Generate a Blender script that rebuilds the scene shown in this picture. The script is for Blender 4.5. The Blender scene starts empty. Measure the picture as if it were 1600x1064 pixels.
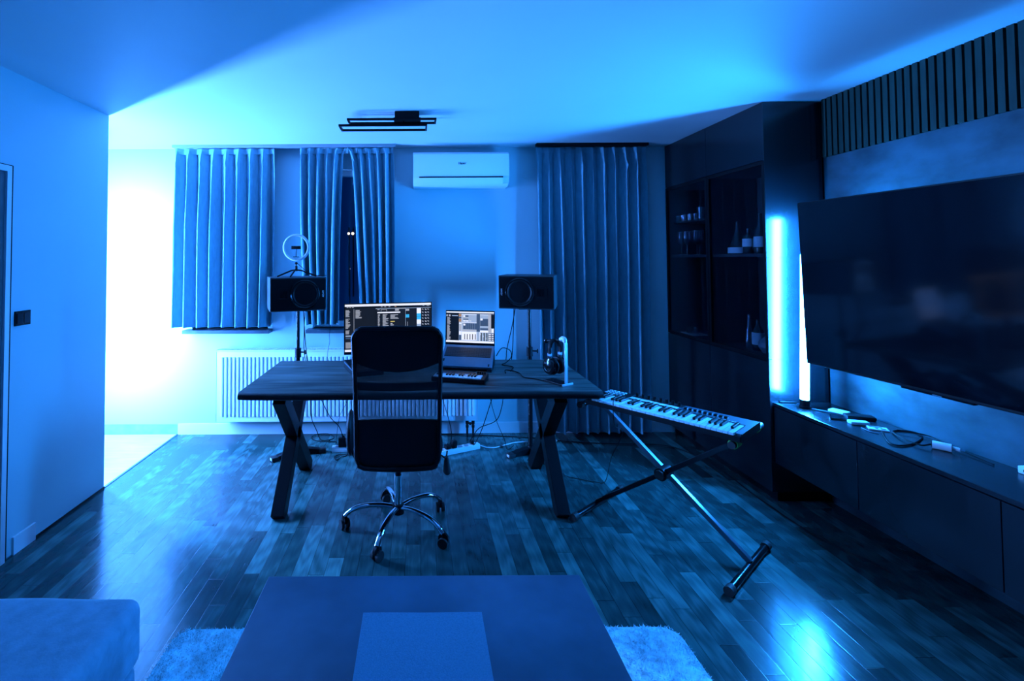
import bpy, bmesh, math, random
from mathutils import Matrix, Vector, Euler
random.seed(7)
R = math.radians
scene = bpy.context.scene
col = scene.collection

# ---------------------------------------------------------------- camera
cam_data = bpy.data.cameras.new('camera')
cam = bpy.data.objects.new('camera', cam_data); col.objects.link(cam)
cam_data.sensor_width = 36.0; cam_data.sensor_fit = 'HORIZONTAL'
cam_data.lens = 740 / 1600 * 36.0
cam_data.shift_x = (800 - 655) / 1600
cam_data.shift_y = (384 - 532) / 1600
cam_data.clip_start = 0.02; cam_data.clip_end = 200
cam.matrix_world = Matrix.Translation((0, 0, 1.5)) @ Matrix.Rotation(R(90 + 1.63), 4, 'X') @ Matrix.Rotation(R(-.3), 4, 'Z')
scene.camera = cam

# ---------------------------------------------------------------- view, night sky
vs = scene.view_settings
vs.view_transform = 'Standard'; vs.look = 'None'; vs.gamma = 1.0; vs.use_curve_mapping = False
vs.exposure = -0.18
world = bpy.data.worlds.new('night'); scene.world = world; world.use_nodes = True
world.node_tree.nodes['Background'].inputs[0].default_value = (0.0, 0.012, 0.09, 1)
world.node_tree.nodes['Background'].inputs[1].default_value = 1.0

# light of the two LED tubes that light the room (linear RGB, strength)
TUBE_RIGHT = ((0.018, 0.262, 1.0), 1080.0)
TUBE_LEFT = ((0.085, 0.290, 1.0), 1420.0)

# ---------------------------------------------------------------- materials
def new_mat(name):
    m = bpy.data.materials.new(name); m.use_nodes = True
    return m, m.node_tree.nodes, m.node_tree.links, m.node_tree.nodes['Principled BSDF']

def pmat(name, c, rough=.5, metal=0.0, spec=.5, noise=0.0, nscale=20.0, bump=0.0, bscale=200.0, coat=0.0, stretch=None, rvar=0.0):
    m, N, Lk, b = new_mat(name)
    b.inputs['Roughness'].default_value = rough
    b.inputs['Metallic'].default_value = metal
    b.inputs['Specular IOR Level'].default_value = spec
    b.inputs['Coat Weight'].default_value = coat
    b.inputs['Coat Roughness'].default_value = .08
    tc = N.new('ShaderNodeTexCoord'); mp = N.new('ShaderNodeMapping')
    Lk.new(tc.outputs['Object'], mp.inputs[0])
    if stretch: mp.inputs['Scale'].default_value = stretch
    nt = N.new('ShaderNodeTexNoise'); nt.inputs['Scale'].default_value = nscale; nt.inputs['Detail'].default_value = 5
    Lk.new(mp.outputs[0], nt.inputs['Vector'])
    mr = N.new('ShaderNodeMapRange'); mr.inputs[1].default_value = .3; mr.inputs[2].default_value = .7
    mr.inputs[3].default_value = 1 - noise; mr.inputs[4].default_value = 1 + noise
    Lk.new(nt.outputs['Fac'], mr.inputs[0])
    vm = N.new('ShaderNodeVectorMath'); vm.operation = 'SCALE'; vm.inputs[0].default_value = c
    Lk.new(mr.outputs[0], vm.inputs['Scale']); Lk.new(vm.outputs[0], b.inputs['Base Color'])
    if rvar:
        m2 = N.new('ShaderNodeMapRange'); m2.inputs[1].default_value = .3; m2.inputs[2].default_value = .7
        m2.inputs[3].default_value = rough - rvar; m2.inputs[4].default_value = rough + rvar
        Lk.new(nt.outputs['Fac'], m2.inputs[0]); Lk.new(m2.outputs[0], b.inputs['Roughness'])
    if bump:
        n2 = N.new('ShaderNodeTexNoise'); n2.inputs['Scale'].default_value = bscale; n2.inputs['Detail'].default_value = 3
        Lk.new(mp.outputs[0], n2.inputs['Vector'])
        bp = N.new('ShaderNodeBump'); bp.inputs['Strength'].default_value = bump; bp.inputs['Distance'].default_value = .002
        Lk.new(n2.outputs['Fac'], bp.inputs['Height']); Lk.new(bp.outputs[0], b.inputs['Normal'])
    return m

def emit(name, c, s):
    m, N, Lk, b = new_mat(name)
    b.inputs['Base Color'].default_value = (*[min(1, x) * .2 for x in c], 1)
    b.inputs['Emission Color'].default_value = (*c, 1); b.inputs['Emission Strength'].default_value = s
    b.inputs['Roughness'].default_value = .4
    return m

def glass(name, tint=(.9, .95, 1), tr=.85, rough=.02, extra=0.0):
    m, N, Lk, b = new_mat(name)
    N.remove(b)
    out = N['Material Output']
    t = N.new('ShaderNodeBsdfTransparent'); t.inputs[0].default_value = (tint[0] * tr, tint[1] * tr, tint[2] * tr, 1)
    g = N.new('ShaderNodeBsdfGlossy'); g.inputs['Roughness'].default_value = rough
    lw = N.new('ShaderNodeFresnel'); ge = N.new('ShaderNodeNewGeometry'); io = N.new('ShaderNodeMapRange')
    io.inputs[3].default_value = 1.45; io.inputs[4].default_value = 1 / 1.45; Lk.new(ge.outputs['Backfacing'], io.inputs[0]); Lk.new(io.outputs[0], lw.inputs[0])
    mx = N.new('ShaderNodeMixShader')
    ad = N.new('ShaderNodeMath'); ad.operation = 'ADD'; ad.use_clamp = True; ad.inputs[1].default_value = extra
    Lk.new(lw.outputs[0], ad.inputs[0]); Lk.new(ad.outputs[0], mx.inputs[0]); Lk.new(t.outputs[0], mx.inputs[1]); Lk.new(g.outputs[0], mx.inputs[2])
    Lk.new(mx.outputs[0], out.inputs[0])
    return m

M = {}
M['paint'] = pmat('wall_paint', (.40, .58, .62), .55, noise=.015, nscale=3, bump=.08, bscale=180)
M['ceiling'] = pmat('ceiling_paint', (.55, .62, .64), .5, noise=.02, nscale=1.5, bump=.05, bscale=120)
M['trimw'] = pmat('white_trim', (.72, .74, .76), .35)
M['tile'] = pmat('pale_floor_tile', (.70, .69, .66), .3, noise=.1, nscale=5, stretch=(1, 5, 1))
M['tileskirt'] = pmat('grey_tile_skirting', (.20, .27, .33), .35, noise=.25, nscale=9)
M['sill'] = pmat('dark_stone_sill', (.035, .06, .08), .4, noise=.2, nscale=20)
M['curtain'] = pmat('curtain_fabric', (.145, .31, .37), .9, spec=.1, noise=.10, nscale=60, bump=.35, bscale=500, stretch=(1, 1, .25))
M['conc'] = pmat('concrete_plaster', (.022, .050, .062), .6, spec=.3, noise=.55, nscale=4.5, stretch=(1, 1, 1.6), bump=.1, bscale=60)
M['slat'] = pmat('dark_veneer_slats', (.010, .030, .022), .55, spec=.2, noise=.25, nscale=8, stretch=(6, 6, .4))
M['slatback'] = pmat('black_felt', (.004, .005, .006), .95, spec=.1)
M['cab'] = pmat('dark_cabinet_lacquer', (.007, .010, .013), .24, spec=.9, noise=.06, nscale=4)
M['bench'] = pmat('dark_cabinet_matt', (.011, .015, .018), .25, spec=.35, noise=.06, nscale=4)
M['cabin'] = pmat('cabinet_inside', (.03, .035, .04), .6)
M['blackm'] = pmat('black_metal', (.004, .005, .006), .45, spec=.12)
M['blackp'] = pmat('black_plastic', (.005, .006, .007), .45, spec=.15)
M['blackg'] = pmat('black_gloss_plastic', (.004, .005, .006), .12, spec=.35)
M['rubber'] = pmat('black_rubber', (.01, .01, .01), .7)
M['alu'] = pmat('brushed_aluminium', (.09, .16, .21), .38, metal=.5, noise=.05, nscale=30)
M['greyp'] = pmat('grey_plastic', (.22, .25, .28), .45)
M['chrome'] = pmat('chrome', (.75, .77, .80), .07, metal=1.0)
M['steelblk'] = pmat('black_painted_tube', (.005, .006, .007), .22, spec=.3)
M['whitep'] = pmat('white_plastic', (.75, .77, .78), .3)
M['radw'] = pmat('radiator_enamel', (.62, .66, .70), .35)
M['green'] = pmat('green_tape', (.16, .62, .10), .5)
M['leather'] = pmat('black_leatherette', (.003, .004, .005), .5, spec=.15, bump=.3, bscale=260)
M['cable'] = pmat('black_cable', (.003, .003, .004), .6, spec=.1)
M['cablew'] = pmat('white_cable', (.7, .72, .74), .4)
M['sofa'] = pmat('velour_sofa_fabric', (.22, .36, .46), .95, spec=.15, noise=.14, nscale=26, bump=.5, bscale=140)
M['sofa'].node_tree.nodes['Principled BSDF'].inputs['Sheen Weight'].default_value = .35
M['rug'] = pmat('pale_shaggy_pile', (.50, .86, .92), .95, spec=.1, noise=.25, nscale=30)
M['ctable'] = pmat('dark_stone_table', (.045, .105, .165), .38, spec=.3, noise=.35, nscale=3)
M['runner'] = pmat('woven_runner', (.12, .28, .40), .8, spec=.2, noise=.12, nscale=240, bump=.5, bscale=300)
M['paper'] = pmat('paper_label', (.55, .58, .60), .6)
M['phone'] = pmat('phone_glass', (.02, .02, .025), .08)
M['keyw'] = pmat('white_key_plastic', (.55, .72, .76), .25)
M['keyb'] = pmat('black_key_plastic', (.004, .005, .006), .3, spec=.2)
M['kbtop'] = pmat('keyboard_top_plastic', (.030, .065, .09), .45, spec=.3)
M['tvscr'] = pmat('tv_screen_glass', (.003, .004, .006), .09, spec=.22)
M['lapkeys'] = pmat('laptop_key_black', (.01, .012, .014), .45)
M['tile_floor_gap'] = M['blackp']
M['doorleaf'] = pmat('door_leaf_dark', (.10, .12, .14), .4)
M['ringw'] = pmat('ring_diffuser', (.80, .84, .86), .35)
M['ringw'].node_tree.nodes['Principled BSDF'].inputs['Transmission Weight'].default_value = .6
M['postalu'] = pmat('satin_silver', (.30, .36, .40), .3, metal=.6)
M['vinyl'] = pmat('speaker_vinyl', (.030, .045, .050), .45, spec=.3)
M['litst'] = pmat('lit_arm_steel', (.16, .20, .24), .28, metal=.8)  # paler metal for one stand arm, its highlight put into the colour
M['gold'] = pmat('brass_jack', (.8, .55, .15), .25, metal=1)
M['glass'] = glass('window_glass', (.85, .95, 1), .9)
M['smoke'] = glass('smoked_glass', (.9, .95, 1), .78, .03)
M['clearg'] = glass('drinking_glass', (.9, .95, 1), .88, .12, .12)
M['bottle'] = pmat('dark_bottle_glass', (.01, .014, .012), .08, spec=.8)
# bright screens
M['s_white'] = emit('screen_white', (.95, .94, .98), 1.05)
M['s_text'] = emit('screen_text', (.46, .47, .50), 1)
M['s_dark'] = emit('screen_dark', (.010, .013, .018), 1)
M['s_black'] = emit('screen_black', (.004, .006, .008), 1)
M['s_grey'] = emit('screen_grey', (.36, .46, .58), 1)
M['s_slate'] = emit('screen_slate', (.05, .09, .16), 1)
M['s_cyan'] = emit('screen_cyan', (.04, .48, .82), 1)
M['s_yel'] = emit('screen_yellow', (.75, .55, .12), 1)
M['s_org'] = emit('screen_orange', (.42, .22, .10), 1)
M['tube_r'] = emit('led_tube_right', *TUBE_RIGHT)
M['tube_l'] = emit('led_tube_left', *TUBE_LEFT)
M['street'] = emit('street_lamp_glow', (1.0, .55, .30), 9)
M['street2'] = emit('street_lamp_pale_glow', (.75, .55, .9), 1.5)

def wood_floor():
    m, N, Lk, b = new_mat('oak_strip_parquet')
    def math_(op, a=None, b_=None):
        n = N.new('ShaderNodeMath'); n.operation = op
        for i, v in enumerate((a, b_)):
            if v is None: continue
            if isinstance(v, (int, float)): n.inputs[i].default_value = v
            else: Lk.new(v, n.inputs[i])
        return n.outputs[0]
    tc = N.new('ShaderNodeTexCoord'); sx = N.new('ShaderNodeSeparateXYZ'); Lk.new(tc.outputs['Object'], sx.inputs[0])
    u = math_('DIVIDE', sx.outputs[0], .077); row = math_('FLOOR', u); fu = math_('FRACT', u)
    w1 = N.new('ShaderNodeTexWhiteNoise'); w1.noise_dimensions = '1D'; Lk.new(row, w1.inputs['W'])
    v = math_('ADD', math_('DIVIDE', sx.outputs[1], .56), math_('MULTIPLY', w1.outputs['Value'], 9.0))
    cl = math_('FLOOR', v); fv = math_('FRACT', v)
    cx = N.new('ShaderNodeCombineXYZ'); Lk.new(row, cx.inputs[0]); Lk.new(cl, cx.inputs[1])
    w2 = N.new('ShaderNodeTexWhiteNoise'); w2.noise_dimensions = '2D'; Lk.new(cx.outputs[0], w2.inputs['Vector'])
    # grain: long noise plus rings, shifted per strip
    off = N.new('ShaderNodeVectorMath'); off.operation = 'MULTIPLY_ADD'
    Lk.new(w2.outputs['Color'], off.inputs[0]); off.inputs[1].default_value = (7, 7, 7); Lk.new(tc.outputs['Object'], off.inputs[2])
    mp = N.new('ShaderNodeMapping'); mp.inputs['Scale'].default_value = (26, 1.6, 1); Lk.new(off.outputs[0], mp.inputs[0])
    n1 = N.new('ShaderNodeTexNoise'); n1.inputs['Scale'].default_value = 2.2; n1.inputs['Detail'].default_value = 7; n1.inputs['Distortion'].default_value = .6
    Lk.new(mp.outputs[0], n1.inputs['Vector'])
    mp2 = N.new('ShaderNodeMapping'); mp2.inputs['Scale'].default_value = (14, 1.5, 1); Lk.new(off.outputs[0], mp2.inputs[0])
    wv = N.new('ShaderNodeTexWave'); wv.wave_type = 'RINGS'; wv.inputs['Scale'].default_value = 1.6; wv.inputs['Distortion'].default_value = 7
    wv.inputs['Detail'].default_value = 2; wv.inputs['Detail Scale'].default_value = .8; Lk.new(mp2.outputs[0], wv.inputs['Vector'])
    g = math_('ADD', math_('MULTIPLY', n1.outputs['Fac'], .75), math_('MULTIPLY', wv.outputs['Fac'], .25))
    t = math_('ADD', math_('MULTIPLY', w2.outputs['Value'], .48), math_('MULTIPLY', g, .62))
    cr = N.new('ShaderNodeValToRGB'); cr.color_ramp.elements[0].position = .15; cr.color_ramp.elements[0].color = (.006, .022, .020, 1)
    cr.color_ramp.elements[1].position = 1.0; cr.color_ramp.elements[1].color = (.085, .22, .20, 1)
    e = cr.color_ramp.elements.new(.55); e.color = (.024, .070, .065, 1)
    Lk.new(t, cr.inputs[0])
    gx = math_('MINIMUM', fu, math_('SUBTRACT', 1.0, fu)); gy = math_('MINIMUM', fv, math_('SUBTRACT', 1.0, fv))
    gap = math_('MINIMUM', math_('MULTIPLY', gx, 40.0), math_('MULTIPLY', gy, 260.0)); 
    gc = N.new('ShaderNodeClamp'); Lk.new(gap, gc.inputs[0]); gc.inputs[1].default_value = .45
    sc = N.new('ShaderNodeVectorMath'); sc.operation = 'SCALE'; Lk.new(cr.outputs[0], sc.inputs[0]); Lk.new(gc.outputs[0], sc.inputs['Scale'])
    Lk.new(sc.outputs[0], b.inputs['Base Color'])
    rr = N.new('ShaderNodeMapRange'); Lk.new(g, rr.inputs[0]); rr.inputs[3].default_value = .24; rr.inputs[4].default_value = .14
    Lk.new(rr.outputs[0], b.inputs['Roughness'])
    bp = N.new('ShaderNodeBump'); bp.inputs['Strength'].default_value = .30; bp.inputs['Distance'].default_value = .0015
    Lk.new(math_('ADD', g, math_('MULTIPLY', gc.outputs[0], .5)), bp.inputs['Height']); Lk.new(bp.outputs[0], b.inputs['Normal'])
    b.inputs['Specular IOR Level'].default_value = .34
    return m
M['floor'] = wood_floor()

def desk_wood():
    m, N, Lk, b = new_mat('dark_stained_desk_wood')
    tc = N.new('ShaderNodeTexCoord'); mp = N.new('ShaderNodeMapping'); mp.inputs['Scale'].default_value = (1.0, 9, 9); Lk.new(tc.outputs['Object'], mp.inputs[0])
    n1 = N.new('ShaderNodeTexNoise'); n1.inputs['Scale'].default_value = 1.7; n1.inputs['Detail'].default_value = 8; n1.inputs['Distortion'].default_value = 1.2
    Lk.new(mp.outputs[0], n1.inputs['Vector'])
    cr = N.new('ShaderNodeValToRGB'); cr.color_ramp.elements[0].position = .35; cr.color_ramp.elements[0].color = (.016, .020, .018, 1)
    cr.color_ramp.elements[1].position = .72; cr.color_ramp.elements[1].color = (.095, .12, .11, 1)
    Lk.new(n1.outputs['Fac'], cr.inputs[0]); Lk.new(cr.outputs[0], b.inputs['Base Color'])
    b.inputs['Roughness'].default_value = .5; b.inputs['Specular IOR Level'].default_value = .2
    bp = N.new('ShaderNodeBump'); bp.inputs['Strength'].default_value = .4; bp.inputs['Distance'].default_value = .002
    Lk.new(n1.outputs['Fac'], bp.inputs['Height']); Lk.new(bp.outputs[0], b.inputs['Normal'])
    return m
M['desk'] = desk_wood()
M['deskedge'] = pmat('shaded_live_edge', (.006, .008, .008), .6, spec=.25, noise=.3, nscale=30, bump=.4, bscale=60)  # near-black front edge and underside of the desk: shade put into the colour

def mesh_fabric():
    m, N, Lk, b = new_mat('chair_mesh_fabric')
    b.inputs['Base Color'].default_value = (.006, .007, .009, 1); b.inputs['Roughness'].default_value = .7
    out = N['Material Output']
    tc = N.new('ShaderNodeTexCoord'); mp = N.new('ShaderNodeMapping'); mp.inputs['Scale'].default_value = (300, 300, 300); Lk.new(tc.outputs['Object'], mp.inputs[0])
    sx = N.new('ShaderNodeSeparateXYZ'); Lk.new(mp.outputs[0], sx.inputs[0])
    def tri(o):
        f = N.new('ShaderNodeMath'); f.operation = 'PINGPONG'; Lk.new(o, f.inputs[0]); f.inputs[1].default_value = .5
        g = N.new('ShaderNodeMath'); g.operation = 'GREATER_THAN'; Lk.new(f.outputs[0], g.inputs[0]); g.inputs[1].default_value = .20
        return g.outputs[0]
    a = N.new('ShaderNodeMath'); a.operation = 'MULTIPLY'; Lk.new(tri(sx.outputs[0]), a.inputs[0]); Lk.new(tri(sx.outputs[2]), a.inputs[1])
    tr = N.new('ShaderNodeBsdfTransparent'); mx = N.new('ShaderNodeMixShader')
    Lk.new(a.outputs[0], mx.inputs[0]); Lk.new(b.outputs[0], mx.inputs[1]); Lk.new(tr.outputs[0], mx.inputs[2]); Lk.new(mx.outputs[0], out.inputs[0])
    return m
M['mesh'] = mesh_fabric()

# ---------------------------------------------------------------- geometry helpers
class MB:
    """collects shapes into one mesh"""
    def __init__(self): self.bm = bmesh.new(); self.mi = 0
    def _mark(self, fs, mi):
        for f in fs: f.material_index = self.mi if mi is None else mi
    def box(self, lo, hi, mat=None, mi=None, bev=0.0):
        b2 = bmesh.new(); bmesh.ops.create_cube(b2, size=1)
        c = [(lo[i] + hi[i]) / 2 for i in range(3)]; s = [abs(hi[i] - lo[i]) for i in range(3)]
        for v in b2.verts: v.co = Vector((v.co.x * s[0] + c[0], v.co.y * s[1] + c[1], v.co.z * s[2] + c[2]))
        if bev: bmesh.ops.bevel(b2, geom=list(b2.edges), offset=min(bev, min(s) * .45), segments=2, profile=.6, affect='EDGES')
        self._merge(b2, mat, mi); return self
    def _merge(self, b2, mat, mi):
        if mat is not None: b2.transform(mat)
        b2.normal_update()
        vs = [self.bm.verts.new(v.co) for v in b2.verts]; b2.verts.index_update()
        for f in b2.faces:
            try: nf = self.bm.faces.new([vs[v.index] for v in f.verts])
            except ValueError: continue
            nf.material_index = self.mi if mi is None else mi
        b2.free()
    def cyl(self, p0, p1, r, r1=None, seg=16, mi=None, cap=True):
        p0 = Vector(p0); p1 = Vector(p1); d = p1 - p0; b2 = bmesh.new()
        bmesh.ops.create_cone(b2, cap_ends=cap, segments=seg, radius1=r, radius2=r if r1 is None else r1, depth=d.length)
        m = Matrix.Translation((p0 + p1) / 2) @ d.to_track_quat('Z', 'Y').to_matrix().to_4x4()
        self._merge(b2, m, mi); return self
    def sphere(self, c, r, seg=16, mi=None, scale=(1, 1, 1)):
        b2 = bmesh.new(); bmesh.ops.create_uvsphere(b2, u_segments=seg, v_segments=max(6, seg // 2), radius=r)
        self._merge(b2, Matrix.Translation(c) @ Matrix.Diagonal((*scale, 1)), mi); return self
    def beam(self, p0, p1, w, h, up=(0, 0, 1), mi=None, bev=0.0):
        p0 = Vector(p0); p1 = Vector(p1); d = (p1 - p0); L = d.length; z = d.normalized()
        x = Vector(up).cross(z).normalized(); y = z.cross(x)
        m = Matrix((x, y, z)).transposed().to_4x4(); m.translation = p0
        return self.box((-w / 2, -h / 2, 0), (w / 2, h / 2, L), mat=m, mi=mi, bev=bev)
    def lathe(self, prof, seg=24, mat=None, mi=None):
        b2 = bmesh.new(); rings = []
        for r, z in prof:
            if r < 1e-6: rings.append([b2.verts.new((0, 0, z))])
            else: rings.append([b2.verts.new((r * math.cos(2 * math.pi * i / seg), r * math.sin(2 * math.pi * i / seg), z)) for i in range(seg)])
        for a, c in zip(rings, rings[1:]):
            for i in range(seg):
                j = (i + 1) % seg
                if len(a) == 1 and len(c) == 1: continue
                if len(a) == 1: b2.faces.new((a[0], c[j], c[i]))
                elif len(c) == 1: b2.faces.new((a[i], a[j], c[0]))
                else: b2.faces.new((a[i], a[j], c[j], c[i]))
        self._merge(b2, mat, mi); return self
    def tube(self, pts, r, seg=8, smooth=True, mi=None, closed=False, flat=1.0):
        P = [Vector(p) for p in pts]
        if smooth and len(P) > 2:
            Q = []; n = len(P)
            rng = range(n if closed else n - 1)
            for i in rng:
                a, b_, c, d = (P[(i - 1) % n] if closed or i > 0 else P[0]), P[i], P[(i + 1) % n], (P[(i + 2) % n] if closed or i + 2 < n else P[-1])
                for k in range(8):
                    t = k / 8; Q.append(.5 * ((2 * b_) + (c - a) * t + (2 * a - 5 * b_ + 4 * c - d) * t * t + (3 * b_ - a - 3 * c + d) * t ** 3))
            if not closed: Q.append(P[-1])
            P = Q
        n = len(P); b2 = bmesh.new(); rings = []; pu = None
        for i, p in enumerate(P):
            d = (P[(i + 1) % n] - P[i - 1]) if closed else (P[min(i + 1, n - 1)] - P[max(i - 1, 0)])
            if d.length < 1e-9: d = Vector((0, 0, 1))
            d.normalize()
            if pu is None: pu = Vector((0, 0, 1)) if abs(d.z) < .9 else Vector((1, 0, 0))
            x = pu.cross(d)
            if x.length < 1e-6: x = Vector((0, 1, 0)).cross(d)
            x.normalize(); y = d.cross(x); pu = y
            rings.append([b2.verts.new(p + x * r * math.cos(2 * math.pi * k / seg) + y * r * flat * math.sin(2 * math.pi * k / seg)) for k in range(seg)])
        for i in range(n if closed else n - 1):
            a, c = rings[i], rings[(i + 1) % n]
            for k in range(seg): b2.faces.new((a[k], a[(k + 1) % seg], c[(k + 1) % seg], c[k]))
        if not closed:
            b2.faces.new(rings[0][::-1]); b2.faces.new(rings[-1])
        self._merge(b2, None, mi); return self
    def prism(self, pts2, lo, hi, axis='x', mi=None, mat=None):
        """extrude a 2-D outline along an axis"""
        b2 = bmesh.new()
        def mk(t): 
            return [b2.verts.new({'x': (t, p[0], p[1]), 'y': (p[0], t, p[1]), 'z': (p[0], p[1], t)}[axis]) for p in pts2]
        a, c = mk(lo), mk(hi); n = len(pts2)
        b2.faces.new(a); b2.faces.new(c[::-1])
        for i in range(n): b2.faces.new((a[i], c[i], c[(i + 1) % n], a[(i + 1) % n]))
        bmesh.ops.recalc_face_normals(b2, faces=b2.faces)
        self._merge(b2, mat, mi); return self
    def grid(self, fn, nu, nv, mi=None, thick=0.0):
        b2 = bmesh.new(); G = [[b2.verts.new(fn(i / nu, j / nv)) for j in range(nv + 1)] for i in range(nu + 1)]
        for i in range(nu):
            for j in range(nv): b2.faces.new((G[i][j], G[i + 1][j], G[i + 1][j + 1], G[i][j + 1]))
        if thick:
            b2.normal_update(); bmesh.ops.solidify(b2, geom=list(b2.faces), thickness=thick)
        self._merge(b2, None, mi); return self
    def quad(self, a, b, c, d, mi=None):
        f = self.bm.faces.new([self.bm.verts.new(p) for p in (a, b, c, d)]); f.material_index = self.mi if mi is None else mi; return self
    def build(self, name, mats, parent=None, smooth=True, loc=None, rot=None):
        me = bpy.data.meshes.new(name); self.bm.normal_update(); self.bm.to_mesh(me); self.bm.free()
        for m in (mats if isinstance(mats, (list, tuple)) else [mats]): me.materials.append(M[m] if isinstance(m, str) else m)
        if smooth:
            me.polygons.foreach_set('use_smooth', [True] * len(me.polygons))
            try: me.set_sharp_from_angle(angle=R(35))
            except Exception: pass
        o = bpy.data.objects.new(name, me); col.objects.link(o)
        if parent: o.parent = parent
        if loc: o.location = loc
        if rot: o.rotation_euler = rot
        return o

def tag(o, label, cat, group=None):
    o['label'] = label; o['category'] = cat
    if group: o['group'] = group
    return o
def thing(name, label, cat, loc=(0, 0, 0), rz=0.0, group=None, matrix=None):
    o = bpy.data.objects.new(name, None); col.objects.link(o); o.empty_display_size = .05
    if matrix is not None: o.matrix_world = matrix
    else: o.location = loc; o.rotation_euler = (0, 0, rz)
    return tag(o, label, cat, group)
def struct(o): o['kind'] = 'structure'; return o
def copy_tree(o, parent=None):
    c = o.copy(); col.objects.link(c); c.parent = parent
    for ch in o.children: copy_tree(ch, c)
    return c
def text_obj(name, s, size, mat, parent, matrix, depth=.0008):
    cu = bpy.data.curves.new(name, 'FONT'); cu.body = s; cu.size = size; cu.extrude = depth; cu.align_x = 'CENTER'; cu.align_y = 'CENTER'
    t = bpy.data.objects.new(name + '_tmp', cu); col.objects.link(t)
    bpy.context.view_layer.update()
    me = bpy.data.meshes.new_from_object(t.evaluated_get(bpy.context.evaluated_depsgraph_get()))
    bpy.data.objects.remove(t); me.name = name; me.materials.clear(); me.materials.append(M[mat])
    o = bpy.data.objects.new(name, me); col.objects.link(o); o.parent = parent; o.matrix_local = matrix
    return o
FACE_Y = Matrix.Rotation(R(90), 4, 'X')     # lettering that reads from -y

# ================================================================ SETTING
CEIL = 2.48; WB = 4.14; WR = 2.54; XL = -2.09
def S(name, mb, mat, smooth=False): return struct(mb.build(name, mat, smooth=smooth))
S('floor', MB().box((XL - .005, -2.0, -.1), (WR + .2, WB + .2, 0)), 'floor')
S('floor_passage', MB().box((-5.2, -2.0, -.1), (XL - .005, WB + .2, .002)), 'tile')
S('ceiling', MB().box((-5.2, -2.0, CEIL), (WR + .2, WB + .4, CEIL + .12)), 'ceiling')
S('wall_left', MB().box((XL - .13, -1.9, 0), (XL, 3.17, CEIL)), 'paint')
S('wall_front', MB().box((-5.2, -2.1, 0), (WR + .2, -1.98, CEIL)), 'greyp')
S('wall_passage', MB().box((-5.25, -2.0, 0), (-5.1, WB + .2, CEIL)), 'paint')
S('wall_right', MB().box((WR, -2.0, 0), (WR + .15, WB + .3, CEIL)), 'conc')
# back wall around the two windows
W1 = (-1.98, -1.32); W2 = (-.93, -.29); WZ = (.905, 2.30)
b = MB()
b.box((-5.2, WB, 0), (WR, WB + .3, WZ[0])).box((-5.2, WB, WZ[1]), (WR, WB + .3, CEIL))
b.box((-5.2, WB, WZ[0]), (W1[0], WB + .3, WZ[1])).box((W1[1], WB, WZ[0]), (W2[0], WB + .3, WZ[1])).box((W2[1], WB, WZ[0]), (WR, WB + .3, WZ[1]))
S('wall_back', b, 'paint')
for n, (a, c) in enumerate((W1, W2)):
    f = MB(); y0, y1 = WB + .10, WB + .16; z0, z1 = WZ
    f.box((a, y0, z0), (c, y1, z0 + .05)).box((a, y0, z1 - .05), (c, y1, z1)).box((a, y0, z0 + .05), (a + .05, y1, z1 - .05)).box((c - .05, y0, z0 + .05), (c, y1, z1 - .05))
    w = S('window_%d' % (n + 1), f, 'trimw')
    MB().box((a + .05, WB + .125, z0 + .05), (c - .05, WB + .135, z1 - .05)).build('pane', 'glass', w, smooth=False)
    MB().box((a - .04 + (.0 if n else .0), WB - .10, z0 - .03), (c + .04, WB + .1, z0), bev=.004).build('window_sill', 'sill', w, smooth=False)
S('baseboard_back', MB().box((XL, WB - .014, 0), (WR, WB, .088)).box((XL, WB - .010, .088), (WR, WB, .092)), 'trimw')
S('baseboard_passage', MB().box((-5.1, WB - .012, 0), (XL, WB, .085)), 'tileskirt')
S('baseboard_left', MB().box((XL, 2.46, 0), (XL + .012, 2.60, .09)), 'trimw')
S('trim_1', MB().box((XL, 2.60, 0), (XL + .006, 3.17, .012)), 'blackp')
S('trim_2', MB().box((XL - .012, -1.9, 0), (XL + .003, WB - .012, .004)), 'alu')
# right wall: concrete slab and slat panel above it
S('wall_right_concrete', MB().box((2.52, -1.9, .0), (WR, 2.93, 2.117)), 'conc')
b = MB(); b.box((2.528, -.2, 2.117), (WR, 2.93, CEIL), mi=1)
y = 2.925
while y > -.1:
    b.box((2.508, y - .0275, 2.117), (2.53, y, CEIL), mi=0, bev=.0015); y -= .0388
S('wall_right_slat_panel', b, ['slat', 'slatback'])
# door at the left edge of the picture
b = MB(); b.box((XL, 2.375, 0), (XL + .018, 2.402, 1.955)).box((XL, 1.40, 1.955), (XL + .018, 2.402, 1.985)).box((XL, 1.40, 0), (XL + .018, 1.43, 1.955))
d = S('door_1', b, 'trimw')
MB().box((XL, 1.43, .01), (XL + .004, 2.375, 1.955)).build('door_leaf', 'doorleaf', d, smooth=False)
MB().box((XL, 2.402, .0), (XL + .014, 2.414, 1.985)).box((XL, 1.4, 1.985), (XL + .014, 2.414, 1.99)).build('frame_shadow_gap', 'blackp', d, smooth=False)  # black strips stand in for the shadow gap beside the casing

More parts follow.
